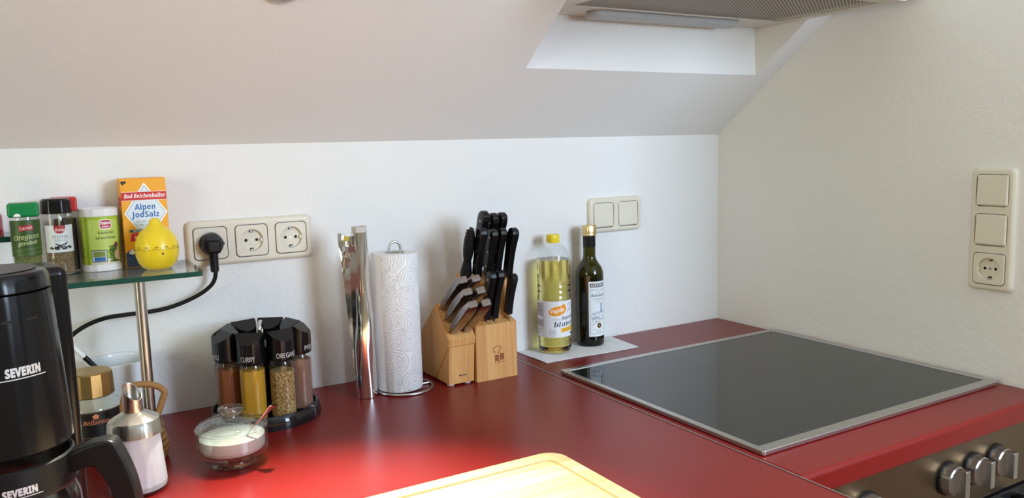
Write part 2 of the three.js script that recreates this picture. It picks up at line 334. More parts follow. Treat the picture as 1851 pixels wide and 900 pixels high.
// ---------------------------------------------------------------- sockets and switches
const PITCH = .071;
function wallPlate(name, label, category, pos, turn, kinds, vertical) {
  const t = thing(name, label, category, pos, turn), n = kinds.length, L = PITCH * (n - 1) + .081;
  const w = vertical ? .081 : L, h = vertical ? L : .081, spot = (i) => { const o = (i - (n - 1) / 2) * PITCH; return vertical ? [0, -o] : [o, 0]; };
  const E = .0068, ZT = .0098, sh = rrect(w - 2 * E, h - 2 * E, .011 - E * .6);
  const holes = kinds.map((_, i) => rrect(.0585, .0585, .008, ...spot(i), THREE.Path));
  sh.holes.push(...holes);
  const g = [new THREE.ShapeGeometry(sh, 10).translate(0, 0, ZT)];
  const inner = rrect(w - 2 * E, h - 2 * E, .011 - E * .6).getPoints(10), outer = rrect(w, h, .011).getPoints(10), ring = [];
  for (let k = 0; k <= 6; k++) { const q = k / 6 * Math.PI / 2; ring.push(inner.map((p, i) => [p.x + (outer[i].x - p.x) * Math.sin(q), p.y + (outer[i].y - p.y) * Math.sin(q), .0015 + (ZT - .0015) * Math.cos(q)])); }
  ring.push(outer.map((p) => [p.x, p.y, 0]));
  g.push(loft(ring));
  for (const hh of holes) { const q = hh.getPoints(10); g.push(loft([q.map((p) => [p.x, p.y, 0]), q.map((p) => [p.x, p.y, ZT])])); }
  part('frame', g, M.cream, t);
  kinds.forEach((k, i) => {
    const [x, y] = spot(i);
    if (k === 'switch') {
      const r = part('rocker', new RoundedBoxGeometry(.0555, .0555, .008, 4, .0032).translate(0, 0, .0075), M.cream, t);
      r.position.set(x, y, 0); r.rotation.x = -.035;
      return;
    }
    const sp = rrect(.0555, .0555, .007); sp.holes.push(new THREE.Path().absarc(0, 0, .0195, 0, Math.PI * 2, true));
    const ins = part('socket_insert', ext(sp, .003, .001, 2, 24).translate(0, 0, .0075), M.cream, t); ins.position.set(x, y, 0);
    const fl = new THREE.Shape().absarc(0, 0, .0188, 0, Math.PI * 2);
    for (const q of [-1, 1]) { fl.holes.push(new THREE.Path().absarc(q * .0095, 0, .0028, 0, Math.PI * 2, true), rrect(.0072, .0034, .0004, 0, q * .0158, THREE.Path)); }
    part('socket_well', [turned([[.0197, .0112], [.0188, .0036]], 48).rotateX(Math.PI / 2), ext(fl, .0016, 0, 1, 24).translate(0, 0, .0034)], M.cream, ins);
    part('hole_shade_disc', cyl(.0185, .0185, .0004, .0028, 32).rotateX(Math.PI / 2), M.blackMatt, ins, 'black disc added behind the pin holes to darken them');  // disc added so the pin holes look dark; their shade is its colour
    part('screw', cyl(.0022, .0022, .0046, .0056, 16).rotateX(Math.PI / 2), M.steel, ins);
    for (const q of [-1, 1]) {
      part('earth_clip', bx(-.002, .002, -.0008, .0008, .001, .0095).translate(0, q * .0166, 0), M.steel, ins, 'metal earth clip');
      part('guide_rib', bx(-.0022, .0022, -.003, .003, .0035, .0098).translate(q * .0178, 0, 0), M.cream, ins);
    }
    part('ledge', bx(-.012, .012, -.0006, .0006, .0045, .0058).translate(0, -.0068, 0), M.cream, ins);
  });
  return t;
}
wallPlate('triple_socket', 'cream triple wall socket with a black plug in one outlet', 'socket', [-1.1557, .2943, 0], 0, ['socket', 'socket', 'socket'], false);
wallPlate('double_switch', 'cream double light switch on the wall above the vinegar bottle', 'switch', [-.331, .2881, 0], 0, ['switch', 'switch'], false);
wallPlate('switch_and_socket_panel', 'cream upright panel of two switches over one socket on side wall', 'switch', [0, .278, .686], -Math.PI / 2, ['switch', 'switch', 'socket'], true);
{
  const px = -1.1557 - PITCH, py = .2943;
  const t = thing('power_cord', 'black power cord with round plug hanging from the triple wall socket', 'cord', [px, py, 0]);
  const plug = part('plug', [turned([[0, .0062], [.0176, .0062], [.0180, .011], [.0188, .028], [.0165, .034], [0, .036]], 40).rotateX(Math.PI / 2), rbx(-.013, .013, -.016, .008, .02, .041, .006)], M.blackMatt, t);
  part('strain_relief', [cyl(.0062, .008, -.048, -.012, 20).translate(0, 0, .031), cyl(.0072, .0072, -.046, -.030, 20).translate(0, 0, .031)], M.blackMatt, plug);
  part('plug_ear', [rbx(-.0205, -.017, -.003, .003, .012, .026, .001), rbx(.017, .0205, -.003, .003, .012, .026, .001)], M.blackMatt, plug);
  part('cable', tube([[0, -.036, .031], [.001, -.052, .030], [-.004, -.068, .026], [-.020, -.082, .024], [-.052, -.096, .024], [-.085, -.104, .025], [-.115, -.106, .026], [-.145, -.106, .028], [-.180, -.108, .03], [-.212, -.119, .032], [-.237, -.137, .036], [-.262, -.162, .07], [-.285, -.20, .20], [-.30, -.25, .28], [-.305, -.275, .32]], .0036, 160, 10), M.blackMatt, t);
}

// ---------------------------------------------------------------- glass shelf and what stands on it
const SH = .2685, ON = SH + .0004;
{
  const t = thing('glass_shelf', 'two-tier glass shelf on a steel post standing against the wall', 'shelf', [-1.266, 0, 0]);
  const plate = (w, d, r) => { const s = new THREE.Shape(); s.moveTo(-w, 0); s.lineTo(0, 0); s.lineTo(0, -d + r); s.absarc(-r, -d + r, r, 0, -Math.PI / 2, true); s.lineTo(-w, -d); s.closePath(); return s; };
  const T = .008;
  const flat = (s) => [new THREE.ShapeGeometry(s, 10).rotateX(-Math.PI / 2), new THREE.ShapeGeometry(s, 10).rotateX(-Math.PI / 2).translate(0, -T, 0)];
  const rim = (s) => { const q = s.getPoints(10); return loft([q.map((p) => [p.x, -T, -p.y]), q.map((p) => [p.x, 0, -p.y])]); };
  const lower = part('glass_plate', flat(plate(.75, .165, .014)).map((g) => g.translate(0, SH, 0.004)), M.shelfGlass, t);
  part('glass_edge', rim(plate(.75, .165, .014)).translate(0, SH, .004), M.glassEdge, lower, 'dark green glass edge');
  const up = part('glass_plate', flat(plate(.5, .10, .01)).map((g) => g.translate(-.252, .3375, 0.004)), M.shelfGlass, t);
  part('glass_edge', rim(plate(.5, .10, .01)).translate(-.252, .3375, .004), M.glassEdge, up, 'dark green glass edge');
  part('post', [cyl(.0085, .0085, 0, SH - T, 32), cyl(.012, .0095, 0, .006, 32)].map((g) => g.translate(-.092, 0, .143)), M.brushedSteel, t, 'round steel post');
  part('post', [cyl(.0085, .0085, 0, .3295, 32)].map((g) => g.translate(-.70, 0, .05)), M.brushedSteel, t, 'round steel post');
}
{ // salt carton
  const t = thing('salt_carton', 'yellow salt carton reading Alpen JodSalz on the glass shelf', 'carton', [-1.332, ON, .028], .02);
  const tex = canvas(512, 1024, (g, w, h) => {
    g.fillStyle = '#f2a81d'; g.fillRect(0, 0, w, h);
    g.fillStyle = '#e8eef2'; g.strokeStyle = '#2a6a9c'; g.lineWidth = 8;
    const dia = (cx, cy, a, b, fill) => { g.beginPath(); g.moveTo(cx, cy - b); g.lineTo(cx + a, cy); g.lineTo(cx, cy + b); g.lineTo(cx - a, cy); g.closePath(); if (fill) g.fill(); g.stroke(); };
    g.fillStyle = '#ffffff'; g.strokeStyle = '#ffffff'; dia(265, 400, 240, 345, true);
    g.fillStyle = '#dfe8ef'; g.strokeStyle = '#2b6ea6'; g.lineWidth = 5; dia(265, 400, 222, 320, true);
    g.fillStyle = '#c8271f'; g.fillRect(0, 154, w, 98); g.strokeStyle = '#fff'; g.lineWidth = 4; g.strokeRect(-6, 154, w + 12, 98);
    g.fillStyle = '#fff'; g.font = 'italic bold 62px serif'; g.textAlign = 'center'; g.fillText('Bad Reichenhaller', 262, 222, 470);
    g.fillStyle = '#1c5fae'; g.font = 'bold 92px sans-serif'; g.fillText('Alpen', 262, 362, 240); g.fillText('JodSalz', 262, 450, 310);
    g.fillStyle = '#6f7f8c'; g.font = '34px sans-serif'; g.fillText('Aus den Tiefen', 258, 510, 210); g.fillText('der Alpen', 258, 550, 150);
    g.fillStyle = '#33556a'; g.fillRect(60, 590, 190, 34); g.fillStyle = '#dfe8ef'; g.font = 'bold 26px sans-serif'; g.fillText('MIT JOD', 155, 616);
    g.fillStyle = '#d01f4b'; g.beginPath(); g.moveTo(78, 635); g.lineTo(270, 628); g.lineTo(262, 715); g.lineTo(66, 728); g.fill();
    g.fillStyle = '#fff'; g.font = 'bold 50px sans-serif'; g.fillText('500g', 168, 700);
    g.fillStyle = '#27406a'; g.beginPath(); g.moveTo(0, 1024); g.lineTo(0, 860); g.lineTo(70, 810); g.lineTo(150, 880); g.lineTo(240, 820); g.lineTo(360, 900); g.lineTo(512, 920); g.lineTo(512, 1024); g.fill();
    g.fillStyle = '#e6ecef'; g.beginPath(); g.moveTo(30, 860); g.lineTo(70, 812); g.lineTo(118, 855); g.lineTo(76, 880); g.fill(); g.beginPath(); g.moveTo(200, 860); g.lineTo(240, 822); g.lineTo(290, 860); g.lineTo(240, 875); g.fill();
    g.fillStyle = '#1b1210'; g.fillRect(6, 28, 60, 26); g.fillRect(14, 50, 24, 22);
  });
  const side = std({ color: lin(.84, .38, .02), roughness: .5 }), w = .069, h = .1455, d = .040;
  part('carton_body', rbx(-w / 2, w / 2, 0, h, -d / 2, d / 2, .0012), side, t);
  part('front_print', new THREE.PlaneGeometry(w - .001, h - .001).translate(0, h / 2, d / 2 + .0003), printed(tex), t, 'printed front');
  part('side_band', bx(-w / 2 - .0004, -w / 2, h * .69, h * .795, -d / 2 + .001, d / 2 - .0005), M.redLid, t);
}
function jarBody(t, r, h, neck, material, inside, insideTop, prof) {
  part('glass_body', lathe(prof, 40), M.glass, t);
  if (inside) part('contents', turned([[0, .003], [r - .0025, .003], [r - .0025, insideTop], [0, insideTop + .002]], 32), inside, t);
}
const speckle = (base, alt, n = 128, s0 = 5) => { const N = noiseTile(n, [[32, 32, 1], [64, 64, 1]], s0), A = hex(base), B = hex(alt); return dataTex(n, (i) => { const k = N[i] > .5 ? 1 : 0; return [0, 1, 2].map((c) => A[c] + (B[c] - A[c]) * k); }, true, [3, 3]); };
{ // pepper
  const t = thing('pepper_jar', 'glass pepper jar with black lid reading PFEFFER on the glass shelf', 'jar', [-1.459, ON, .048]);
  jarBody(t, .0215, .098, 0, M.glass, std({ map: speckle(0x8a7455, 0x5c4a34), roughness: .9 }), .05, [[0, .001], [.019, .001], [.0212, .004], [.0215, .03], [.0205, .036], [.0205, .078], [.0215, .084], [.0205, .092], [.019, .096], [.019, .1]]);
  const lid = part('lid', turned([[0, .119], [.018, .119], [.0212, .116], [.0218, .100], [.0218, .096], [.0205, .096]], 40), M.black, t, 'black screw lid');
  const tex = canvas(512, 448, (g, w, h) => {
    g.fillStyle = '#d6dbd8'; g.fillRect(0, 0, w, h);
    g.fillStyle = '#9c1b22'; g.beginPath(); g.moveTo(165, 0); g.lineTo(345, 0); g.lineTo(345, 60); g.quadraticCurveTo(340, 130, 255, 138); g.quadraticCurveTo(170, 130, 165, 60); g.fill();
    g.fillStyle = '#f3d6d4'; g.font = 'italic bold 66px serif'; g.textAlign = 'center'; g.fillText('Kong', 258, 95);
    g.fillStyle = '#4a5560'; g.font = '68px serif'; g.fillText('PFEFFER', 256, 215, 250); g.fillStyle = '#7c868c'; g.font = '46px serif'; g.fillText('SCHWARZ', 256, 265, 200);
    g.fillStyle = '#22201e'; let s = 7; const r = () => (s = (s * 16807) % 2147483647) / 2147483647;
    for (let i = 0; i < 60; i++) { const x = 90 + r() * 350, y = 370 + (r() - .5) * 70 * (1 - Math.abs(x - 265) / 240); g.beginPath(); g.ellipse(x, y, 16, 11, r() * 3, 0, 7); g.fill(); }
    for (const [x, y, a] of [[200, 315, .4], [290, 320, -.5], [340, 305, -.9], [240, 330, .1]]) { g.beginPath(); g.ellipse(x, y, 42, 10, a, 0, 7); g.fill(); }
  });
  const V0 = Math.atan2(-1.477 + 1.459, 1.45);
  part('label', patch(.0210, .0210, .036, .078, V0 - 56 * D, V0 + 70 * D), printed(tex), t, 'white label with black peppercorns');
}
{ // oregano
  const t = thing('oregano_jar', 'glass oregano jar with green lid on the glass shelf', 'jar', [-1.5012, ON, .128]);
  jarBody(t, .02, .098, 0, M.glass, std({ map: speckle(0x6f7440, 0x4c5428), roughness: .9 }), .06, [[0, .001], [.018, .001], [.0198, .004], [.02, .09], [.018, .096], [.018, .1]]);
  part('lid', [rbx(-.0200, .0200, .098, .1185, -.0200, .0200, .004)], M.greenLid, t, 'green flip lid');
  part('lid_badge', new THREE.CircleGeometry(.0045, 20, 0, Math.PI).translate(-.008, .0995, .0208), M.white, t);
  const tex = canvas(512, 512, (g, w, h) => {
    g.fillStyle = '#2c4a12'; g.fillRect(0, 0, w, h); g.fillStyle = '#41611d'; for (let i = 0; i < 40; i++) { g.beginPath(); g.ellipse((i * 97) % 512, 380 + (i * 53) % 130, 26, 12, i, 0, 7); g.fill(); }
    g.fillStyle = '#8d1d20'; g.save(); g.translate(260, 110); g.rotate(-.08); g.fillRect(-100, -42, 200, 84); g.fillStyle = '#f0b9b2'; g.font = 'bold 60px sans-serif'; g.textAlign = 'center'; g.fillText('Carnit', 0, 22); g.restore();
    g.save(); g.translate(255, 270); g.rotate(-.08); g.fillStyle = '#cdd89a'; g.font = 'italic 92px serif'; g.textAlign = 'center'; g.fillText('Oregano', 0, 0); g.font = 'italic 72px serif'; g.fillText('gerebelt', 10, 80); g.restore();
  });
  part('label', patch(.0204, .0204, .042, .094, -65 * D, 70 * D), printed(tex), t, 'dark green label');
}
{
  const t = thing('spice_jar_with_red_lid', 'spice jar with red lid behind the black-lidded pepper jar', 'jar', [-1.4545, ON, .004 + .0205]);
  t.position.x = -1.4475; t.position.z = .0235;
  part('glass_body', lathe([[0, .001], [.0165, .001], [.0185, .004], [.0185, .09], [.017, .097]], 32), M.glass, t);
  part('contents', turned([[0, .003], [.016, .003], [.016, .085], [0, .085]], 24), M.coffee, t);
  part('lid', rbx(-.0185, .0185, .097, .1195, -.0185, .0185, .003), M.redLid, t, 'red lid');
}
{ // herb salt tin
  const t = thing('herb_salt_tin', 'green and white herb salt tin reading Kräutersalz on the glass shelf', 'tin', [-1.4005, ON, .037]);
  const r = .0283;
  part('tin_body', turned([[0, 0], [r, 0], [r, .094], [0, .094]], 48), M.white, t);
  part('lid', turned([[r + .0006, .088], [r + .0006, .099], [r - .002, .1005], [r - .004, .0985], [0, .0985]], 48), M.white, t, 'white lid');
  part('foot_ring', turned([[r, .0], [r + .0007, .001], [r + .0007, .010], [r, .0105]], 48), M.white, t);
  const tex = canvas(1024, 640, (g, w, h) => {
    g.fillStyle = '#a6bf2e'; g.fillRect(0, 0, w, h); g.fillStyle = '#88a312'; g.fillRect(250, 0, 60, h); g.fillRect(870, 0, 40, h); g.fillStyle = '#b9cc4a'; g.fillRect(0, 0, 240, h);
    g.fillStyle = '#5f6b30'; for (let i = 0; i < 22; i++) g.fillRect(30, 40 + i * 24, 150 + (i * 37) % 50, 7);
    g.fillStyle = '#bccf62'; g.fillRect(330, 40, 520, 400);
    g.fillStyle = '#fff'; g.beginPath(); g.roundRect(505, 40, 210, 130, 50); g.fill(); g.fillStyle = '#b01f2e'; g.beginPath(); g.roundRect(515, 50, 190, 110, 44); g.fill();
    g.fillStyle = '#fff'; g.textAlign = 'center'; g.font = 'bold 64px sans-serif'; g.fillText('mana', 610, 108, 170); g.font = 'bold 34px sans-serif'; g.fillText('Kräuter', 610, 146, 140);
    g.fillStyle = '#1f2a10'; g.font = 'bold 50px sans-serif'; g.fillText('Kräutersalz', 610, 232, 300); g.fillText('Sal aux herbes', 605, 300, 380);
    g.fillStyle = '#d9d3bb'; g.fillRect(330, 560, 530, 80);
    g.fillStyle = '#c8d6d2'; g.fillRect(350, 450, 240, 150); g.strokeStyle = '#2a3a3a'; g.lineWidth = 10; g.strokeRect(350, 450, 240, 150); g.fillStyle = '#7f8a3a'; g.fillRect(375, 465, 190, 70); g.fillStyle = '#2f6ea8'; g.fillRect(385, 540, 180, 50);
    let s = 3; const r2 = () => (s = (s * 16807) % 2147483647) / 2147483647;
    for (let i = 0; i < 90; i++) { g.fillStyle = ['#4f6a24', '#6d8a34', '#3a5220'][i % 3]; g.beginPath(); g.ellipse(640 + r2() * 150, 400 + r2() * 200, 22, 12, r2() * 3, 0, 7); g.fill(); }
    g.fillStyle = '#6b3038'; g.beginPath(); g.ellipse(780, 390, 45, 40, 0, 0, 7); g.fill(); g.fillStyle = '#d7b58e'; g.beginPath(); g.ellipse(800, 520, 70, 70, 0, 0, 7); g.fill();
    g.fillStyle = '#39300f'; g.fillRect(690, 596, 180, 16);
  });
  part('label', patch(r + .0003, r + .0003, .0108, .0875, -95 * D, 92 * D, 48), printed(tex), t, 'green printed label');
}
{ // lemon timer
  const t = thing('lemon_kitchen_timer', 'yellow lemon-shaped kitchen timer on the glass shelf', 'timer', [-1.3235, ON, .094]);
  const P = [[0, 0], [.016, 0], [.022, .003], [.0285, .011], [.032, .022], [.0328, .0325]];
  const U = [[.0328, .0335], [.0322, .042], [.029, .053], [.0235, .0625], [.0155, .0695], [.0102, .0752], [.0086, .0795], [.0074, .0832], [.005, .085], [0, .086]];
  part('base_half', lathe(P, 48), M.yellow, t); part('dial_half', lathe(U.map(([r, y]) => [r, .0335 + (y - .0335) * .93]), 48), M.yellow, t);
  part('seam', lathe([[.0316, .0322], [.0316, .0338]], 48), M.yellow, t);
  const tex = canvas(1024, 64, (g, w, h) => { g.clearRect(0, 0, w, h); g.fillStyle = '#5a4a08'; g.textAlign = 'center'; g.font = 'bold 34px sans-serif'; for (let i = 0; i < 12; i++) g.fillText(String(i * 5), 40 + i * 86, 34); for (let i = 0; i < 60; i++) g.fillRect(40 + i * 17.2, 46, 4, 16); });
  part('minute_scale', patch(.0331, .0326, .034, .0395, -150 * D, 160 * D, 60), decal(tex), t, 'dark minute marks');
  part('pointer', ext(poly([[-.002, 0], [.002, 0], [0, .004]]), .0006).translate(0, .026, .0322).rotateY(8 * D), M.dark, t);
}
{
  const t = thing('pink_tin', 'pink tin on the upper tier of the glass shelf', 'tin', [-1.5575, .338, .05]);
  part('tin_body', turned([[0, 0], [.026, 0], [.0265, .002], [.0265, .028], [.0255, .030], [0, .030]], 36), M.pink, t);
  part('foot_band', turned([[.0266, 0], [.0268, .001], [.0268, .007], [.0266, .008]], 36), M.redLid, t, 'red band');
}
// ---------------------------------------------------------------- coffee maker
{
  const t = thing('coffee_maker', 'black filter coffee maker with glass jug reading SEVERIN at the end of the worktop', 'coffee maker', [-1.535, 0, .50], 10 * D);
  const logo = canvas(1024, 256, (g, w, h) => { g.clearRect(0, 0, w, h); g.fillStyle = '#d9dcdd'; g.textAlign = 'center'; g.font = '900 190px sans-serif'; g.lineWidth = 9; g.strokeStyle = '#d9dcdd'; g.fillText('SEVERIN', w / 2, 178, 980); g.strokeText('SEVERIN', w / 2, 178, 980); g.fillRect(20, 214, 984, 18); });
  const lm = decal(logo, { roughness: .35, metalness: .3 });
  part('base', [turned([[0, 0], [.082, 0], [.085, .004], [.085, .022], [.080, .028], [0, .028]], 56), rbx(-.085, .085, 0, .028, -.135, -.02, .006)], M.black, t);
  part('warming_plate', turned([[0, .028], [.062, .028], [.062, .031], [0, .0315]], 48), M.blackMatt, t);
  part('column', [rbx(-.090, .090, .026, .324, -.135, -.062, .010, 4)], M.black, t, 'black rear water tank');
  const hs = part('filter_housing', [turned([[0, .146], [.064, .146], [.0675, .150], [.0665, .175], [.0632, .235], [.0594, .306], [.0588, .313], [0, .313]], 64), rbx(-.05, .05, .15, .312, -.075, -.03, .004)], M.black, t);
  for (const [a, b] of [[-48, -22], [2, 16], [24, 36]]) part('vent_shade_patch', patch(.0609, .0607, .2865, .289, a * D, b * D, 10), M.dark, hs);  // flat dark patches paint the shade inside the vent slots
  part('logo', patch(.0640, .0630, .2275, .2435, -5 * D, 37 * D, 24), lm, hs, 'silver SEVERIN lettering');
  const lid = part('lid', [turned([[.0565, .3135], [.0590, .3155], [.0580, .328], [.0550, .333], [.050, .3345], [0, .3355]], 64), rbx(-.052, .052, .314, .332, -.08, -.02, .006)], M.black, t);
  part('lid_panel', turned([[0, .3357], [.047, .3351], [.047, .3358], [0, .3364]], 56), std({ color: lin(.05, .045, .043), roughness: .4 }), lid);
  // glass jug with collar and handle, turned to the side
  const jug = new THREE.Group(); jug.name = 'jug'; t.add(jug); jug.rotation.y = -20 * D;
  part('glass_body', lathe([[0, .033], [.055, .033], [.066, .040], [.071, .060], [.069, .085], [.062, .104]], 56), M.glass, jug, 'clear glass jug');
  part('collar', turned([[.0615, .100], [.066, .100], [.0685, .104], [.0665, .134], [.0645, .136], [.062, .134], [.062, .100]], 64), M.blackMatt, jug, 'black collar');
  part('logo', patch(.0690, .0682, .107, .1205, 4 * D, 40 * D, 20), lm, jug, 'silver SEVERIN lettering');
  const hp = [[.058, .1315], [.085, .1415], [.108, .1435], [.117, .130], [.127, .100], [.132, .070], [.134, .040], [.117, .036], [.113, .060], [.105, .085], [.094, .110], [.085, .116], [.060, .108]];
  const hsh = new THREE.Shape(); hsh.moveTo(...hp[0]); hsh.splineThru(hp.slice(1, 7).map((q) => new THREE.Vector2(...q))); hsh.lineTo(...hp[7]); hsh.splineThru(hp.slice(8).map((q) => new THREE.Vector2(...q))); hsh.closePath();
  part('handle', ext(hsh, .018, .004, 3, 8).translate(0, 0, -.009).rotateY(-8 * D), M.blackMatt, jug, 'black curved handle');
}
// ---------------------------------------------------------------- behind the coffee maker
{
  const t = thing('instant_coffee_jar', 'glass instant coffee jar with golden faceted lid beside the coffee maker', 'jar', [-1.437, 0, .142]);
  part('glass_body', lathe([[0, .002], [.036, .002], [.040, .006], [.041, .020], [.041, .074], [.0395, .080], [.034, .0865], [.0275, .0905], [.0275, .096]], 48), M.glass, t);
  part('contents', turned([[0, .006], [.0385, .006], [.0385, .050], [0, .052]], 36), M.coffee, t);
  const rs = [], n = 14; for (const [r, y] of [[.0, .1295], [.0285, .1295], [.0315, .1275], [.0325, .094], [.030, .092]]) rs.push(Array.from({ length: n }, (_, i) => [r * Math.sin(-i / n * 6.2832), y, r * Math.cos(-i / n * 6.2832)]));
  part('lid', toCreasedNormals(loft(rs.reverse()), .3), M.gold, t, 'golden faceted lid');
  const tex = canvas(512, 256, (g, w, h) => { g.fillStyle = '#141010'; g.fillRect(0, 0, w, h); g.strokeStyle = '#8c6a4a'; g.lineWidth = 4; g.strokeRect(8, 8, w - 16, h - 16); g.fillStyle = '#d9865a'; g.textAlign = 'center'; for (const [x, y, r] of [[240, 44, 13], [256, 34, 14], [272, 44, 13], [248, 54, 11], [264, 54, 11]]) { g.beginPath(); g.arc(x, y, r, 0, 7); g.fill(); } g.fillRect(232, 66, 48, 6); g.font = 'italic bold 58px serif'; g.fillText('Bellarom', 256, 122, 230); });
  part('label', patch(.0413, .0413, .036, .0755, -55 * D, 60 * D, 24), printed(tex), t, 'black label with copper lettering');
}
{
  const t = thing('white_bowl', 'white ceramic bowl under the glass shelf behind the coffee jar', 'bowl', [-1.390, 0, .053]);
  part('bowl_body', lathe([[0, .006], [.020, .006], [.023, .0], [.026, .0], [.027, .008], [.040, .030], [.0455, .060], [.048, .118], [.049, .121], [.0465, .121], [.0455, .116], [.043, .060], [.038, .034], [.022, .013], [0, .012]], 56), M.ceramic, t);
}
{
  const t = thing('pen', 'white pen with black grip leaning in the white bowl', 'pen', [-1.4330, .1275, .074]);
  const q = new THREE.Quaternion().setFromUnitVectors(V(0, 1, 0), V(-.60, .80, .05).normalize());
  part('barrel', cyl(.004, .004, .012, .06, 16).applyQuaternion(q), M.white, t);
  part('grip', cyl(.003, .0042, -.07, .012, 16).applyQuaternion(q), M.blackMatt, t, 'black grip');
}
{
  const t = thing('rattan_handled_basket', 'small wicker basket with bent rattan handle behind the sugar shaker', 'basket', [-1.372, 0, .215]);
  const rg = []; for (let k = 0; k < 6; k++) { const r = .024 + .003 * Math.sin(k); rg.push(tube(Array.from({ length: 16 }, (_, i) => [r * Math.cos(i / 16 * 6.283), .005 + k * .009 + .0015 * (i % 2), r * Math.sin(i / 16 * 6.283)]), .0045, 64, 8, true)); }
  part('wicker_body', [...rg, cyl(.024, .024, .001, .004, 24)], M.rattan, t);
  part('handle', tube([[-.024, .045, 0], [-.028, .085, 0], [-.018, .112, 0], [.0, .115, 0], [.022, .107, 0], [.029, .098, 0], [.024, .082, 0], [.016, .06, 0], [.015, .045, 0]], .0048, 60, 10), M.rattan, t, 'bent rattan handle');
}
{
  const t = thing('sugar_shaker', 'glass sugar shaker with brushed steel spout lid beside the coffee maker', 'sugar shaker', [-1.395, 0, .329]);
  part('glass_body', lathe([[0, .001], [.034, .001], [.0375, .004], [.0378, .010], [.0345, .05], [.0322, .084]], 48), M.glass, t);
  part('sugar', turned([[0, .005], [.0345, .005], [.0355, .012], [.0325, .05], [.0308, .079], [0, .0805]], 40), M.sugar, t, 'white sugar');
  const lid = part('lid', turned([[.0325, .079], [.0352, .080], [.0335, .0965], [.0318, .0995], [.018, .1075], [.0125, .110], [.0125, .114]], 48, .5), M.brushedSteel, t, 'brushed steel lid');
  // slanted pouring spout
  const n = 40, ring = (r, y, cut) => Array.from({ length: n }, (_, i) => { const a = -i / n * Math.PI * 2, x = r * Math.sin(a), z = r * Math.cos(a); return [x, y + cut * (-z * .75 - x * .55), z]; });
  part('spout', [loft([ring(.0125, .108, 0), ring(.0118, .137, 1)]), loft([ring(.0118, .137, 1), ring(.0108, .137, 1), ring(.0108, .112, 0), ring(.0003, .112, 0)])], M.brushedSteel, lid);
}
// ---------------------------------------------------------------- spice carousel
{
  const cx = -1.174, cz = .115, R = .0615, jr = .0210;
  const t = thing('spice_carousel', 'round black spice carousel stand against the wall', 'spice rack', [cx, 0, cz]);
  part('base', turned([[0, .003], [.080, 0], [.092, 0], [.093, .004], [.0885, .020], [.086, .023], [.0845, .022], [.0840, .014], [0, .014]], 64), M.blackGloss, t, 'glossy black base');
  part('centre_post', [turned([[.030, .014], [.030, .105], [.034, .112], [.034, .128], [.012, .134], [0, .134]], 40)], M.black, t);
  part('carrying_ring', new THREE.TorusGeometry(.013, .0032, 12, 36).rotateY(70 * D).translate(0, .152, 0), M.chrome, t, 'chrome carrying ring');
  const oreg = std({ map: speckle(0xb99a62, 0x6b5228, 128, 21), roughness: .9 });
  const fill = (c) => std({ color: new THREE.Color(c), roughness: .9, bumpMap: fineBump, bumpScale: .0005 });
  const kinds = [['CURRY', fill('#c9961c'), 'yellow curry powder', .085], ['OREGANO', oreg, 'dried flaky oregano', .078], ['PFEFFER', fill('#8d6a58'), 'grey-brown ground pepper', .085], ['PAPRIKA', fill('#8c3a20'), 'paprika, back of the carousel', .08], ['BASILIKUM', fill('#5d6a35'), 'green basil, back of the carousel', .08], ['THYMIAN', fill('#7a7448'), 'olive thyme, back of the carousel', .08], ['MUSKAT', fill('#7d5230'), 'brown nutmeg, back of the carousel', .08], ['CHILI', fill('#8a4a1e'), 'rusty brown chilli powder', .083]];
  // cap: cylinder under a little gabled roof
  const capG = (() => {
    const n = 48, H = .0490, tan = .72, rr = .0222, g = [];
    const top = (x, z) => H - Math.max(0, Math.abs(z) - .0) * tan;
    const ringA = (r, f) => Array.from({ length: n }, (_, i) => { const a = i / n * Math.PI * 2, x = r * Math.sin(a), z = r * Math.cos(a); return [x, f(x, z), z]; });
    g.push(loft([ringA(rr, top), ringA(rr, () => .002), ringA(rr - .001, () => 0), ringA(.0, () => 0)].map((r) => r)));
    const roof = []; for (const k of [0, .25, .5, .75, 1]) roof.push(ringA(rr * k, top));
    g.push(loft(roof));
    return toCreasedNormals(join(g), .45);
  })();
  const glassG = lathe([[0, 0], [jr - .001, 0], [jr, .001], [jr, .088], [jr - .003, .092], [jr - .003, .098]], 40);
  kinds.forEach(([txt, mat, what, top], i) => {
    const a = (-29 + 45 * i) * D, j = thing('spice_jar', `glass jar of ${what} in the black spice carousel`, 'spice jar', [cx + R * Math.sin(a), .0145, cz + R * Math.cos(a)], a, 'jars in the spice carousel');
    part('glass_body', glassG, M.glass, j);
    part('contents', turned([[0, .002], [jr - .0016, .002], [jr - .0016, top], [0, top + .002]], 32), mat, j, what.split(',')[0]);
    const cap = part('cap', capG.clone().translate(0, .0965, 0), M.black, j, 'black gabled cap');
    const tex = canvas(512, 128, (g, w, h) => { g.clearRect(0, 0, w, h); g.fillStyle = '#d4d4d0'; g.textAlign = 'center'; g.font = '140px sans-serif'; g.fillText(txt, 256, 116, 500); });
    part('lettering', patch(.0224, .0224, .1015, .1115, -txt.length * 7.3 * D, txt.length * 7.3 * D, 20), decal(tex), cap, `white lettering ${txt}`);
  });
}
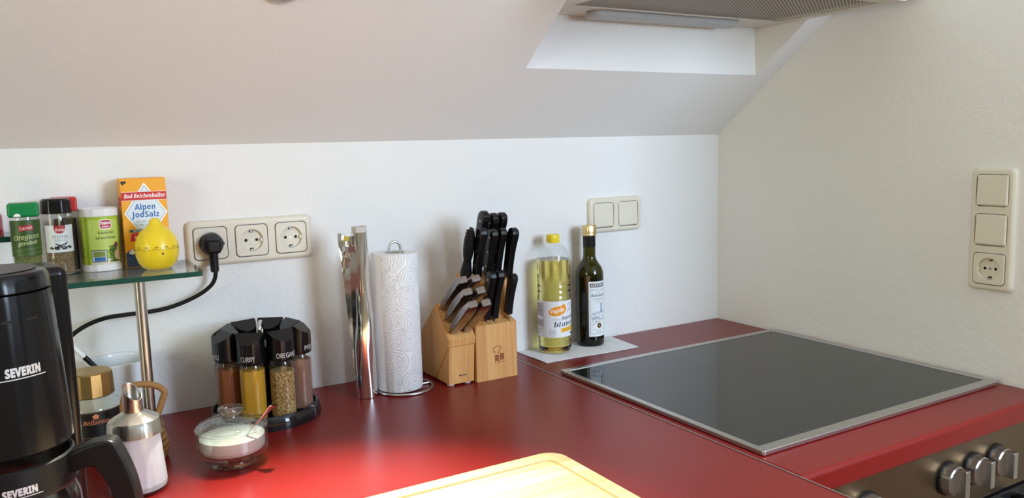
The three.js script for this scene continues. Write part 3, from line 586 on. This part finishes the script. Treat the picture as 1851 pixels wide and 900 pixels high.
// ---------------------------------------------------------------- sugar bowl with spoon
{
  const t = thing('sugar_bowl', 'lidded glass sugar bowl on a glass foot on red worktop', 'sugar bowl', [-1.267, 0, .308]);
  part('bowl_glass', lathe([[0, .004], [.022, .004], [.029, .0], [.0315, .0005], [.032, .004], [.029, .0105], [.031, .0125], [.046, .0165], [.0495, .021], [.050, .030], [.0500, .0535], [.0485, .0548], [.0465, .0535], [.0463, .028], [.043, .0215], [.028, .0185], [0, .018]], 56), M.bowlGlass, t);
  part('sugar', turned([[0, .0205], [.030, .0205], [.0425, .0235], [.0455, .029], [.0455, .0435], [.030, .0465], [0, .048]], 44, .5), M.sugar, t, 'white sugar');
  const lidSolid = new Brush(mergeVertices(lathe([[0, .0705], [.020, .0695], [.034, .0667], [.044, .0625], [.0475, .0600], [.0505, .0602], [.0508, .0622], [.0465, .0672], [.0445, .0672], [.0440, .0685], [.036, .0720], [.0345, .0718], [.034, .0732], [.022, .0755], [.013, .0765], [.0115, .0795], [.0165, .0825], [.0178, .0865], [.0168, .0905], [.008, .0913], [0, .0910]], 56))), notch = new Brush(new THREE.BoxGeometry(.014, .03, .030).rotateY(.75).translate(.034, .066, .040));
  lidSolid.updateMatrixWorld(); notch.updateMatrixWorld();
  part('lid', new Evaluator().evaluate(lidSolid, notch, SUBTRACTION).geometry.translate(0, -.005, 0), M.bowlGlass, t, 'clear glass lid with round knob');
  const s = thing('teaspoon', 'small steel teaspoon standing in the glass sugar bowl', 'spoon', [-1.267, -.004, .308]);
  const c = [V(.008, .040, .020), V(.020, .058, .030), V(.034, .076, .040), V(.043, .088, .047), V(.050, .097, .052)], cr = new THREE.CatmullRomCurve3(c), rg = [];
  const side = V(.72, -.25, -.62).normalize();
  for (let k = 0; k <= 20; k++) { const u = k / 20, p = cr.getPoint(u), tg = cr.getTangent(u), b = side.clone().addScaledVector(tg, -side.dot(tg)).normalize(), n = tg.clone().cross(b); const w = .0020 + .0085 * Math.pow(Math.max(0, (u - .35) / .65), 1.4) * (u > .93 ? Math.sqrt(Math.max(0, 1 - ((u - .93) / .075) ** 2)) : 1), th = .0011; rg.push(Array.from({ length: 16 }, (_, i) => { const a = i / 16 * 6.2832; return p.clone().addScaledVector(b, w * Math.cos(a)).addScaledVector(n, th * Math.sin(a)).toArray(); })); }
  part('handle', loft(rg), M.chrome, s);
  part('spoon_bowl', new THREE.SphereGeometry(.011, 20, 12).scale(1.3, .35, .9).rotateZ(.8).translate(.003, .036, .016), M.chrome, s);
}
// ---------------------------------------------------------------- foil roll, kitchen roll
{
  const t = thing('aluminium_foil_roll', 'upright roll of aluminium foil with a crumpled loose flap', 'foil roll', [-.9895, 0, .112]);
  part('cardboard_core', turned([[.0118, 0], [.0133, 0], [.0133, .3145], [.0118, .3145], [.0118, .30], [0, .29]], 36), std({ color: lin(.55, .53, .50), roughness: .8 }), t, 'grey cardboard core');
  const n = 60, rings = [];
  for (let k = 0; k <= 60; k++) {
    const y = .001 + .3035 * k / 60, v = k / 60;
    rings.push(Array.from({ length: n }, (_, i) => {
      const a = -i / n * Math.PI * 2, s = Math.max(0, Math.min(1, (.62 - v) / .25 + .35 * Math.sin(a + .6))), ss = s * s * (3 - 2 * s);
      const r = .0144 + .0042 * ss + .0004 * Math.sin(a * 5 + y * 40); return [r * Math.sin(a), y, r * Math.cos(a)];
    }));
  }
  part('foil_body', loft(rings), M.foil, t);
  // loose flap: leaves the roll on its left, widest at the top, crumpled at the upper corner
  const g = new THREE.PlaneGeometry(1, 1, 26, 90), p = g.attributes.position;
  for (let i = 0; i < p.count; i++) {
    const u = .5 - p.getX(i), v = p.getY(i) + .5, L = .014 + .021 * v, cr = Math.pow(Math.max(0, (v - .70) / .30), .8) * Math.min(1, u * 1.6);
    const k = (a, b) => .5 * Math.sin(v * 47 * a + u * 11) * Math.sin(u * 23 * b + v * 19);
    const x = -.008 - u * L * .76 + .003 * Math.sin(u * 3.1) * (1 - v), z = .0125 - u * L * .84 + cr * (.004 * k(.5, .4) + .0026 * Math.sin(u * 7 + v * 31) + .002 * Math.sin(u * 13 - v * 22)) + .0006 * Math.sin(v * 9 + u * 3);
    p.setXYZ(i, x, .001 + (.3015 - .006 * (1 - u)) * v + cr * .002 * Math.sin(u * 9), z);
  }
  g.computeVertexNormals();
  part('loose_flap', toCreasedNormals(g, .5), std({ color: M.foil.color, metalness: 1, roughness: .13, side: THREE.DoubleSide }), t, 'crumpled loose end of foil');
}
{
  const X = -.9215, Z = .108;
  const t = thing('kitchen_roll_holder', 'wire kitchen roll holder with round base ring and top loop', 'holder', [X, 0, Z]);
  part('base_ring', new THREE.TorusGeometry(.0535, .0026, 12, 72).rotateX(Math.PI / 2).translate(.0085, .0028, -.002), M.steel, t, 'steel wire ring');
  part('cross_wire', tube([[-.045, .0028, -.002], [.062, .0028, -.002]], .0024, 8, 10), M.steel, t);
  part('rod', cyl(.003, .003, .003, .262, 16), M.steel, t);
  part('top_loop', tube([[-.010, .255, 0], [-.0115, .268, 0], [-.008, .2775, 0], [0, .281, 0], [.008, .2775, 0], [.0115, .268, 0], [.010, .255, 0]], .0024, 40, 10), M.steel, t, 'steel wire loop');
  const emboss = canvas(1024, 1024, (g, w, h) => {
    g.fillStyle = '#808080'; g.fillRect(0, 0, w, h); let s = 11; const r = () => (s = (s * 16807) % 2147483647) / 2147483647;
    const cs = []; for (let j = 0; j < 5; j++) for (let i = 0; i < 4; i++) cs.push([(i + .5 + (j % 2) * .5) * 256 + (r() - .5) * 60, (j + .5) * 205 + (r() - .5) * 50]);
    for (const [x, y] of cs) for (const dx of [0, -w, w]) for (const dy of [0, -h, h]) for (let k = 1; k < 6; k++) {
      const R = k * 27 - 12, n = Math.max(6, Math.round(R * .36));
      for (let q = 0; q < n; q++) { const a = q / n * 6.2832; g.fillStyle = '#fff'; g.beginPath(); g.arc(x + dx + R * Math.cos(a), y + dy + R * Math.sin(a), 6.5, 0, 7); g.fill(); }
    }
  });
  emboss.colorSpace = THREE.NoColorSpace; emboss.wrapS = emboss.wrapT = THREE.RepeatWrapping; emboss.repeat.set(5.2, 5.2);
  M.tissue = std({ color: lin(.86, .86, .86), roughness: .95, bumpMap: emboss, bumpScale: .0028 });
  const k = thing('kitchen_roll', 'white embossed kitchen paper roll on the wire holder', 'kitchen roll', [X, .0055, Z], -.4);
  const rr = .0418, H = .2555;
  const wrap = (pts) => { const g = clean(turned(pts, 72)), p = g.attributes.position, u = g.attributes.uv; for (let i = 0; i < u.count; i++) u.setXY(i, u.getX(i) * Math.PI * 2 * rr, p.getY(i)); return g; };
  part('paper_body', wrap([[.018, 0], [rr - .001, 0], [rr, .0015], [rr, H - .0015], [rr - .001, H], [.018, H]]), M.tissue, k);
  part('cardboard_tube', turned([[.0185, .0005], [.0185, H + .0005], [.0172, H + .0005], [.0172, .0005]], 32), std({ color: lin(.5, .46, .40), roughness: .85 }), k);
  // the loose outer sheet, a little away from the roll on the left
  const sheet = (o) => Array.from({ length: 14 }, (_, i) => { const a = (-118 + i * 6.2) * D, q = rr + .0005 + .0035 * Math.pow(1 - i / 13, 2); return [q * Math.sin(a), o, q * Math.cos(a)]; });
  part('loose_sheet', loft([sheet(.001), sheet(H - .001)], false), std({ color: lin(.86, .86, .86), roughness: .95, side: THREE.DoubleSide }), k, 'loose outer sheet');
}
// ---------------------------------------------------------------- knife blocks and knives
{
  const t = thing('slanted_knife_block', 'slanted wooden knife block holding steel-handled steak knives', 'knife block', [-.8135, 0, 0]);
  const w = .0285;
  const rowF = [0.14, .46, .79], colX = [-.0130, .0140], ang = Math.atan2(.061, .057);
  const steakSlots = rowF.flatMap((f) => colX.map((x) => bx(-.0105, .0105, -.03, .01, -.0012, .0012).rotateX(ang).translate(x, .153 - .061 * f, .101 + .057 * f)));
  part('block_body', metric(cut(profile([[.026, .004], [.092, .004], [.155, .079], [.158, .092], [.101, .153], [.031, .087]], -w, w, .0012), steakSlots), true), M.block, t);
  part('front_wedge', metric(profile([[.094, .004], [.150, .004], [.1565, .0775], [.153, .0775]], -w + .001, w - .002, .001), true), M.block, t);
  part('rubber_foot', [[-.018, .138], [.017, .138], [-.018, .04], [.017, .04]].map(([x, z]) => turned([[0, 0], [.0065, 0], [.0075, .002], [.0075, .0045], [0, .0045]], 20).translate(x, 0, z)), M.white, t, 'white rubber foot');
  const tag = canvas(256, 64, (g, ww, h) => { g.clearRect(0, 0, ww, h); g.fillStyle = '#2a1208'; g.fillRect(4, 12, 248, 30); g.fillStyle = '#c58b52'; g.font = 'bold 26px serif'; g.textAlign = 'center'; g.fillText('Tramont', 128, 36, 220); g.fillStyle = '#5a3418'; g.fillRect(20, 50, 190, 5); });
  part('burned_mark', new THREE.PlaneGeometry(.0165, .0045).rotateX(-.087).translate(.002, .0195, .1522), decal(tag), t, 'small dark branded mark');
  const nz = Math.sin(ang), ny = Math.cos(ang);
  // handle shape: across x, along the axis; gently curved, swelling towards the end
  const hs = new THREE.Shape(); hs.moveTo(-.0055, 0); hs.bezierCurveTo(-.010, .022, -.0115, .045, -.0085, .070); hs.lineTo(-.006, .079); hs.lineTo(.0062, .0825); hs.lineTo(.0085, .078); hs.bezierCurveTo(.0125, .052, .0095, .025, .0058, 0); hs.closePath();
  const hg = toCreasedNormals(ext(hs, .0060, .0042, 4, 14).translate(0, 0, -.0030).scale(1.28, 1.32, 1.12), .7);
  let first;
  rowF.forEach((f, r) => colX.forEach((x, c) => {
    const z = .101 + .057 * f, y = .153 - .061 * f;
    const lab = `steel-handled steak knife in slanted block, ${['back', 'middle', 'front'][r]} row, ${c ? 'next to the tall block' : 'away from the tall block'}`;
    const k = thing('steak_knife', lab, 'knife', [-.8135 + x, y + ny * .002, z + nz * .002], 0, 'steak knives in the slanted block');
    k.rotation.set(ang + 5 * D, 0, 0);
    if (!first) first = [hg, join([bx(-.0062, .0062, -.0015, .001, -.0016, .0016)])];
    part('handle', first[0], M.steakSteel ??= std({ color: lin(.33, .29, .27), metalness: 1, roughness: .24 }), k, 'brushed steel handle');
    part('blade', bx(-.0058, .0058, -.02, .002, -.0005, .0005), M.chrome, k);
  }));
}
{
  const t = thing('upright_knife_block', 'tall stepped wooden knife block branded RB with black-handled knives', 'knife block', [-.7375, 0, 0]);
  const w = .0455;
  part('block_body', metric(cut(profile([[.082, 0], [.155, 0], [.155, .110], [.134, .1165], [.134, .189], [.082, .205]], -w, w, .001), [-.0145, .0025, .0325].map((x) => bx(x - .001, x + .001, -.04, .012, -.0085, .0085).rotateX(17 * D).translate(0, .1138, .1450))), true), M.block, t);
  const logo = canvas(512, 640, (g, ww, h) => {
    g.clearRect(0, 0, ww, h); g.strokeStyle = '#7a3a12'; g.lineWidth = 20; g.lineJoin = 'round';
    g.beginPath(); g.moveTo(110, 250); g.lineTo(110, 180); g.bezierCurveTo(20, 170, 20, 60, 120, 62); g.bezierCurveTo(150, 10, 300, 0, 320, 80); g.bezierCurveTo(330, 130, 280, 150, 265, 160); g.lineTo(265, 230); g.lineTo(200, 240); g.stroke();
    g.fillStyle = '#8a4218'; g.font = '900 270px sans-serif'; g.fillText('R', 92, 500, 210); g.fillText('B', 268, 470, 200); g.lineWidth = 12; g.strokeStyle = '#8a4218'; g.strokeText('R', 92, 500, 210); g.strokeText('B', 268, 470, 200);
    g.fillStyle = '#8a5a2c'; g.font = 'bold 52px sans-serif'; 'SINNING'.split('').forEach((c, i) => g.fillText(c, 100 + i * 52, 590 - i * 7)); g.font = '26px sans-serif'; g.fillText('TM', 345, 225);
  });
  part('burned_logo', new THREE.PlaneGeometry(.032, .040).translate(.0045, .047, .1553), decal(logo), t, 'burned RB logo with a cook hat');
  const lean = 17 * D, ny = Math.cos(lean), nz = Math.sin(lean), slots = [];
  // riveted handle: outline along the axis (y) and across (z), thickness along x
  const handle = (L, wd) => {
    const s = new THREE.Shape(); s.moveTo(-wd * .42, 0); s.bezierCurveTo(-wd * .36, L * .3, -wd * .56, L * .55, -wd * .5, L * .8); s.bezierCurveTo(-wd * .5, L * .95, -wd * .2, L, wd * .1, L); s.bezierCurveTo(wd * .5, L * .99, wd * .62, L * .93, wd * .55, L * .82); s.bezierCurveTo(wd * .36, L * .6, wd * .28, L * .3, wd * .42, 0); s.closePath();
    return toCreasedNormals(ext(s, .0075, .0032, 3, 12).translate(0, 0, -.00375).rotateY(-Math.PI / 2), .6);
  };
  const G = handle(.118, .027), G2 = handle(.100, .025), G3 = handle(.085, .020);
  const knife = (x, ye, ze, g, L, label, rivets, small) => {      // given by the end of its handle
    const k = thing('kitchen_knife', label, 'knife', [x, ye - L * ny, ze - L * nz], 0, 'black-handled knives in the tall block');
    k.rotation.x = lean;
    const hd = part('handle', g, small ? M.blackMatt : M.black, k, 'black plastic handle');
    part('blade', bx(-.0009, .0009, -.03, .002, -.009, .009), M.chrome, k);
    if (rivets) for (const f of [.22, .52, .82]) part('rivet', cyl(.0021, .0021, -.0073, .0073, 14).rotateZ(Math.PI / 2).translate(0, L * f, .001), M.steel, hd, 'steel rivet');
    slots.push([x + .7375, ze - L * nz, ye - L * ny]);
  };
  knife(-.7385, .328, .122, G, .118, 'black riveted knife at the back of the tall block, closest to the honing steel', true);
  knife(-.7175, .3225, .122, G, .118, 'black knife at the back of the tall block, middle of three', true);
  knife(-.6985, .3225, .122, G, .118, 'black knife at the back of the tall block, far end from honing steel', true);
  knife(-.7575, .2985, .148, G2, .100, 'black riveted knife in second row of tall block, beside honing steel', true);
  knife(-.7335, .2945, .148, G2, .100, 'black knife in second row of tall block, second from honing steel', true);
  knife(-.7145, .2955, .148, G2, .100, 'black knife in second row of tall block, third from honing steel', true);
  knife(-.6900, .2965, .152, G2, .103, 'black knife at the open side edge of the tall block top', false);
  knife(-.7520, .217, .170, G2, .100, 'black riveted knife in the low front step beside the steak knives', true);
  knife(-.7350, .2175, .170, G2, .100, 'black knife in the middle of the low front step', false);
  knife(-.7050, .207, .170, G3, .085, 'small matt black paring knife in the low front step', false, true);
  const st = thing('honing_steel', 'honing steel with ribbed black grip and wire hanging ring', 'honing steel', [-.7730, .298 - .105 * ny, .131 - .105 * nz]);
  st.rotation.x = lean;
  const pr = [[0, -.03], [.004, -.03], [.004, 0], [.0105, 0], [.0115, .012], [.0085, .030], [.0075, .036], [.0090, .044]];
  for (let i = 0; i < 9; i++) { const y = .048 + i * .0058, r = [.0098, .0106, .0110, .0112, .0112, .0109, .0103, .0093, .0080][i]; pr.push([r, y], [r, y + .0034], [r - .0012, y + .0042], [r - .0012, y + .0054]); }
  pr.push([.005, .1015], [.0035, .105], [0, .1055]);
  part('grip', turned(pr, 32, .4), M.blackMatt, st, 'ribbed black grip');
  part('hanging_ring', new THREE.TorusGeometry(.0115, .0008, 8, 40).scale(1, .7, 1).translate(0, .096, 0), M.chrome, st, 'thin wire ring');
}
// ---------------------------------------------------------------- bottles on a paper sheet
{
  const t = thing('paper_towel_sheet', 'single sheet of white embossed kitchen paper under the two bottles', 'paper sheet', [-.4785, 0, .0625]);
  const g = new THREE.BoxGeometry(.245, .0012, .118, 60, 1, 30), p = g.attributes.position;
  for (let i = 0; i < p.count; i++) { const x = p.getX(i), z = p.getZ(i), k = .5 + .5 * Math.sin(x * 41 + 1) * Math.sin(z * 53); p.setXYZ(i, x + z * (x > 0 ? -.09 : .02), p.getY(i) + .0008 + .0010 * k * (Math.abs(x) > .09 || z > .04 ? 1 : 0), z + .004 * x / .12 * (z > 0 ? 1 : 0) + .002 * Math.sin(x * 30) * (z > 0.05 ? 1 : 0)); }
  g.computeVertexNormals();
  const mat = M.tissue.clone(); mat.bumpMap = M.tissue.bumpMap.clone(); mat.bumpMap.repeat.set(6, 6); mat.bumpScale = .0022;
  part('paper', metric(g), mat, t); t.userData.label = t.userData.label;
}
{
  const t = thing('oil_bottle', 'clear plastic bottle of yellow sunflower oil with yellow cap', 'bottle', [-.530, .002, .044]);
  const b = [[0, .004], [.024, .001], [.031, .0005], [.0352, .004], [.0366, .010], [.0358, .016], [.0366, .022], [.0358, .028], [.0366, .034], [.0364, .037], [.0364, .117], [.0369, .121], [.0357, .127], [.0369, .133], [.0357, .139], [.0369, .145], [.0357, .151], [.0369, .158], [.0366, .170], [.0368, .192], [.0358, .203], [.033, .215], [.027, .227], [.019, .2355], [.0135, .239], [.0128, .243]];
  const flute = (g, amp) => { const p = g.attributes.position; for (let i = 0; i < p.count; i++) { const y = p.getY(i), x = p.getX(i), z = p.getZ(i), a = Math.atan2(x, z); const k = (y > .159 ? Math.max(0, 1 - Math.abs(y - .188) / .032) : 0); const s = 1 - amp * k * (.5 + .5 * Math.cos(a * 11)); p.setX(i, x * s); p.setZ(i, z * s); } g.computeVertexNormals(); return g; };
  const dense = (q) => { const o = []; for (let i = 0; i + 1 < q.length; i++) for (let k = 0; k < 4; k++) o.push([q[i][0] + (q[i + 1][0] - q[i][0]) * k / 4, q[i][1] + (q[i + 1][1] - q[i][1]) * k / 4]); o.push(q[q.length - 1]); return o; };
  part('bottle_body', flute(lathe(dense(b), 88), .06), M.glass, t, 'clear ribbed plastic');
  const inner = b.filter(([, y]) => y < .205).map(([r, y]) => [Math.max(0, r - .0009), y + .0006]);
  part('oil', flute(lathe(dense([...inner, [.0345, .2045], [0, .2045]]), 88), .06), M.oil, t, 'yellow oil');
  part('cap', turned([[.0128, .240], [.0148, .240], [.0150, .2425], [.0142, .2430], [.0145, .2440], [.0145, .256], [.0135, .2575], [0, .2575]], 40), M.yellowCap, t, 'yellow screw cap');
  const tex = canvas(1024, 640, (g, w, h) => {
    g.fillStyle = '#e9e9ee'; g.fillRect(0, 0, w, h);
    g.fillStyle = '#b9aeb0'; g.fillRect(0, 40, 235, 420); g.fillStyle = '#5c5150'; for (let i = 0; i < 18; i++) g.fillRect(14, 56 + i * 22, 130 + (i * 61) % 80, i % 5 === 0 ? 12 : 6);
    g.fillStyle = '#e9e9ee'; g.fillRect(10, 270, 215, 60); g.fillStyle = '#3a3536'; for (let i = 0; i < 6; i++) g.fillRect(20, 480 + i * 22, 120 + (i * 43) % 70, 7); g.font = 'bold 40px sans-serif'; g.fillText('1 l e', 150, 500);
    g.fillStyle = '#f0981c'; g.beginPath(); g.moveTo(330, 215); g.bezierCurveTo(310, 120, 420, 100, 500, 85); g.bezierCurveTo(540, 75, 560, 60, 575, 40); g.bezierCurveTo(600, 100, 640, 130, 590, 200); g.bezierCurveTo(540, 265, 350, 280, 330, 215); g.fill();
    g.fillStyle = '#fff'; g.font = 'italic bold 92px serif'; g.save(); g.translate(345, 215); g.rotate(-.17); g.fillText('Vegola', 0, 0, 235); g.restore();
    g.fillStyle = '#8d9298'; g.font = 'italic 44px serif'; g.fillText('reines', 380, 335); g.fillStyle = '#3a3c40'; g.font = 'italic bold 92px serif'; g.save(); g.translate(520, 340); g.rotate(-.1); g.fillText('Sonnen', 0, 0); g.restore();
    g.font = 'italic bold 118px serif'; g.save(); g.translate(395, 455); g.rotate(-.06); g.fillText('blumenöl', 0, 0); g.restore();
    g.fillStyle = '#e8a92c'; g.beginPath(); g.moveTo(500, 485); g.lineTo(760, 460); g.lineTo(755, 530); g.lineTo(505, 560); g.lineTo(525, 522); g.fill();
    g.fillStyle = '#f2c218'; for (let i = 0; i < 12; i++) { g.beginPath(); g.ellipse(800 + 60 * Math.cos(i / 12 * 6.283), 500 + 60 * Math.sin(i / 12 * 6.283), 34, 13, i / 12 * 6.283, 0, 7); g.fill(); } g.fillStyle = '#5a3a12'; g.beginPath(); g.arc(800, 500, 34, 0, 7); g.fill(); g.fillStyle = '#3f6a2a'; g.beginPath(); g.ellipse(760, 600, 60, 26, .5, 0, 7); g.fill();
    g.strokeStyle = '#55585c'; g.lineWidth = 5; g.beginPath(); g.roundRect(335, 500, 90, 110, 18); g.stroke(); g.fillStyle = '#55585c'; for (let i = 0; i < 4; i++) g.fillRect(352, 525 + i * 20, 56, 6);
    g.strokeStyle = '#3a3c40'; g.lineWidth = 8; g.beginPath(); g.moveTo(640, 200); g.quadraticCurveTo(720, 140, 690, 60); g.quadraticCurveTo(660, 30, 650, 90); g.stroke();
  });
  part('label', patch(.0368, .0368, .0375, .1165, -124 * D, 100 * D, 60), printed(tex, { roughness: .3 }), t, 'white label with orange emblem');
}
{
  const t = thing('vinegar_bottle', 'dark green balsamic vinegar bottle with gold cap and white label', 'bottle', [-.4315, .002, .041]);
  const b = [[0, .005], [.020, .003], [.026, 0], [.0295, .002], [.031, .007], [.031, .160], [.0300, .168], [.0265, .1775], [.020, .1865], [.0155, .194], [.0138, .202], [.0134, .250]];
  part('bottle_body', lathe(b, 56), M.oliveGlass, t, 'dark olive glass');
  part('vinegar', turned([[0, .006], [.0285, .006], [.0292, .010], [.0292, .156], [0, .156]], 48), M.balsamic, t, 'dark vinegar');
  part('neck_sleeve', turned([[.0137, .222], [.0140, .222], [.0140, .250]], 40), M.black, t, 'black neck sleeve');
  part('cap', turned([[.0140, .2475], [.0160, .2475], [.0162, .2500], [.0156, .2520], [.0162, .2535], [.0162, .2680], [.0150, .2705], [0, .2710]], 48), M.goldCap, t, 'gold screw cap');
  const tex = canvas(420, 1024, (g, w, h) => {
    g.clearRect(0, 0, w, h); g.fillStyle = '#dfe3e6'; g.beginPath(); for (let i = 0; i <= 60; i++) g.lineTo(8 + (i % 2) * 8, 12 + i / 60 * (h - 24)); for (let i = 0; i <= 24; i++) g.lineTo(14 + i / 24 * (w - 28), h - 8 - (i % 2) * 9); for (let i = 60; i >= 0; i--) g.lineTo(w - 8 - (i % 2) * 8, 12 + i / 60 * (h - 24)); for (let i = 24; i >= 0; i--) g.lineTo(14 + i / 24 * (w - 28), 8 + (i % 2) * 9); g.fill();
    g.fillStyle = '#16181c'; g.fillRect(38, 48, 344, 70); g.fillStyle = '#fff'; g.font = 'bold 68px serif'; g.textAlign = 'center'; g.fillText('ACENTINO', 210, 107, 320);
    g.strokeStyle = '#4a5058'; g.lineWidth = 5; g.strokeRect(40, 165, 340, 800); g.fillStyle = '#5c636b'; g.font = '30px serif'; g.fillText('Aceto', 210, 220);
    g.fillStyle = '#2e343c'; g.font = 'italic bold 66px serif'; g.fillText('Balsamico', 210, 285, 310); g.fillStyle = '#6b7279'; g.font = '46px serif'; g.fillText('di Modena', 210, 345, 270); g.fillText('I.G.P.', 210, 395);
    g.strokeStyle = '#5d6d80'; g.lineWidth = 6; g.strokeRect(262, 420, 34, 170); g.fillStyle = '#9fb0c2'; g.fillRect(265, 425, 28, 165); g.beginPath(); g.moveTo(262, 420); g.lineTo(279, 395); g.lineTo(296, 420); g.stroke();
    for (const [x, y, a, c] of [[70, 610, 60, 90], [130, 590, 90, 100], [220, 570, 130, 130], [90, 680, 140, 60]]) { g.strokeRect(x, y, a, c); g.beginPath(); g.moveTo(x - 6, y); g.lineTo(x + a / 2, y - 34); g.lineTo(x + a + 6, y); g.stroke(); g.strokeRect(x + a / 2 - 8, y + c / 2, 16, 26); }
    g.beginPath(); g.moveTo(70, 800); g.lineTo(340, 690); g.stroke();
    g.fillStyle = '#b89a5a'; g.beginPath(); g.arc(225, 815, 52, 0, 7); g.fill(); g.fillStyle = '#2a1a12'; g.beginPath(); g.arc(225, 815, 42, 0, 7); g.fill(); g.fillStyle = '#c9a85e'; g.beginPath(); g.arc(225, 815, 16, 0, 7); g.fill();
    g.fillStyle = '#6b7279'; g.fillRect(80, 890, 260, 4); g.font = '40px serif'; g.fillText('500 ml', 225, 945);
  });
  part('label', patch(.0313, .0313, .022, .149, -44 * D, 46 * D, 30), decal(tex, { roughness: .6 }), t, 'white label with a tower drawing');
}
// ---------------------------------------------------------------- cutting board
{
  const x0 = -1.335, x1 = -.878, z0 = .572, z1 = .90, w = x1 - x0, d = z1 - z0;
  const t = thing('cutting_board', 'pale wooden cutting board with juice groove on red worktop', 'cutting board', [(x0 + x1) / 2, .0006, (z0 + z1) / 2]);
  const ring = rrect(w, d, .028); ring.holes.push(rrect(w - .044, d - .044, .016, 0, 0, THREE.Path));
  const flat = (s, y0, h, b) => ext(s, h - 2 * b, b, 2, 14).translate(0, 0, b).rotateX(-Math.PI / 2).translate(0, y0, 0);
  part('board_body', [flat(rrect(w, d, .028), .0, .017, .0015), flat(ring, .0145, .0055, .0012)].map((g) => metric(g)), M.board, t);
  part('cutting_face', metric(flat(rrect(w - .058, d - .058, .011), .0145, .0055, .0012)), M.board, t);
}

scene.traverse((o) => { if (o.isMesh) { o.castShadow = true; o.receiveShadow = true; } });
renderer.render(scene, camera);
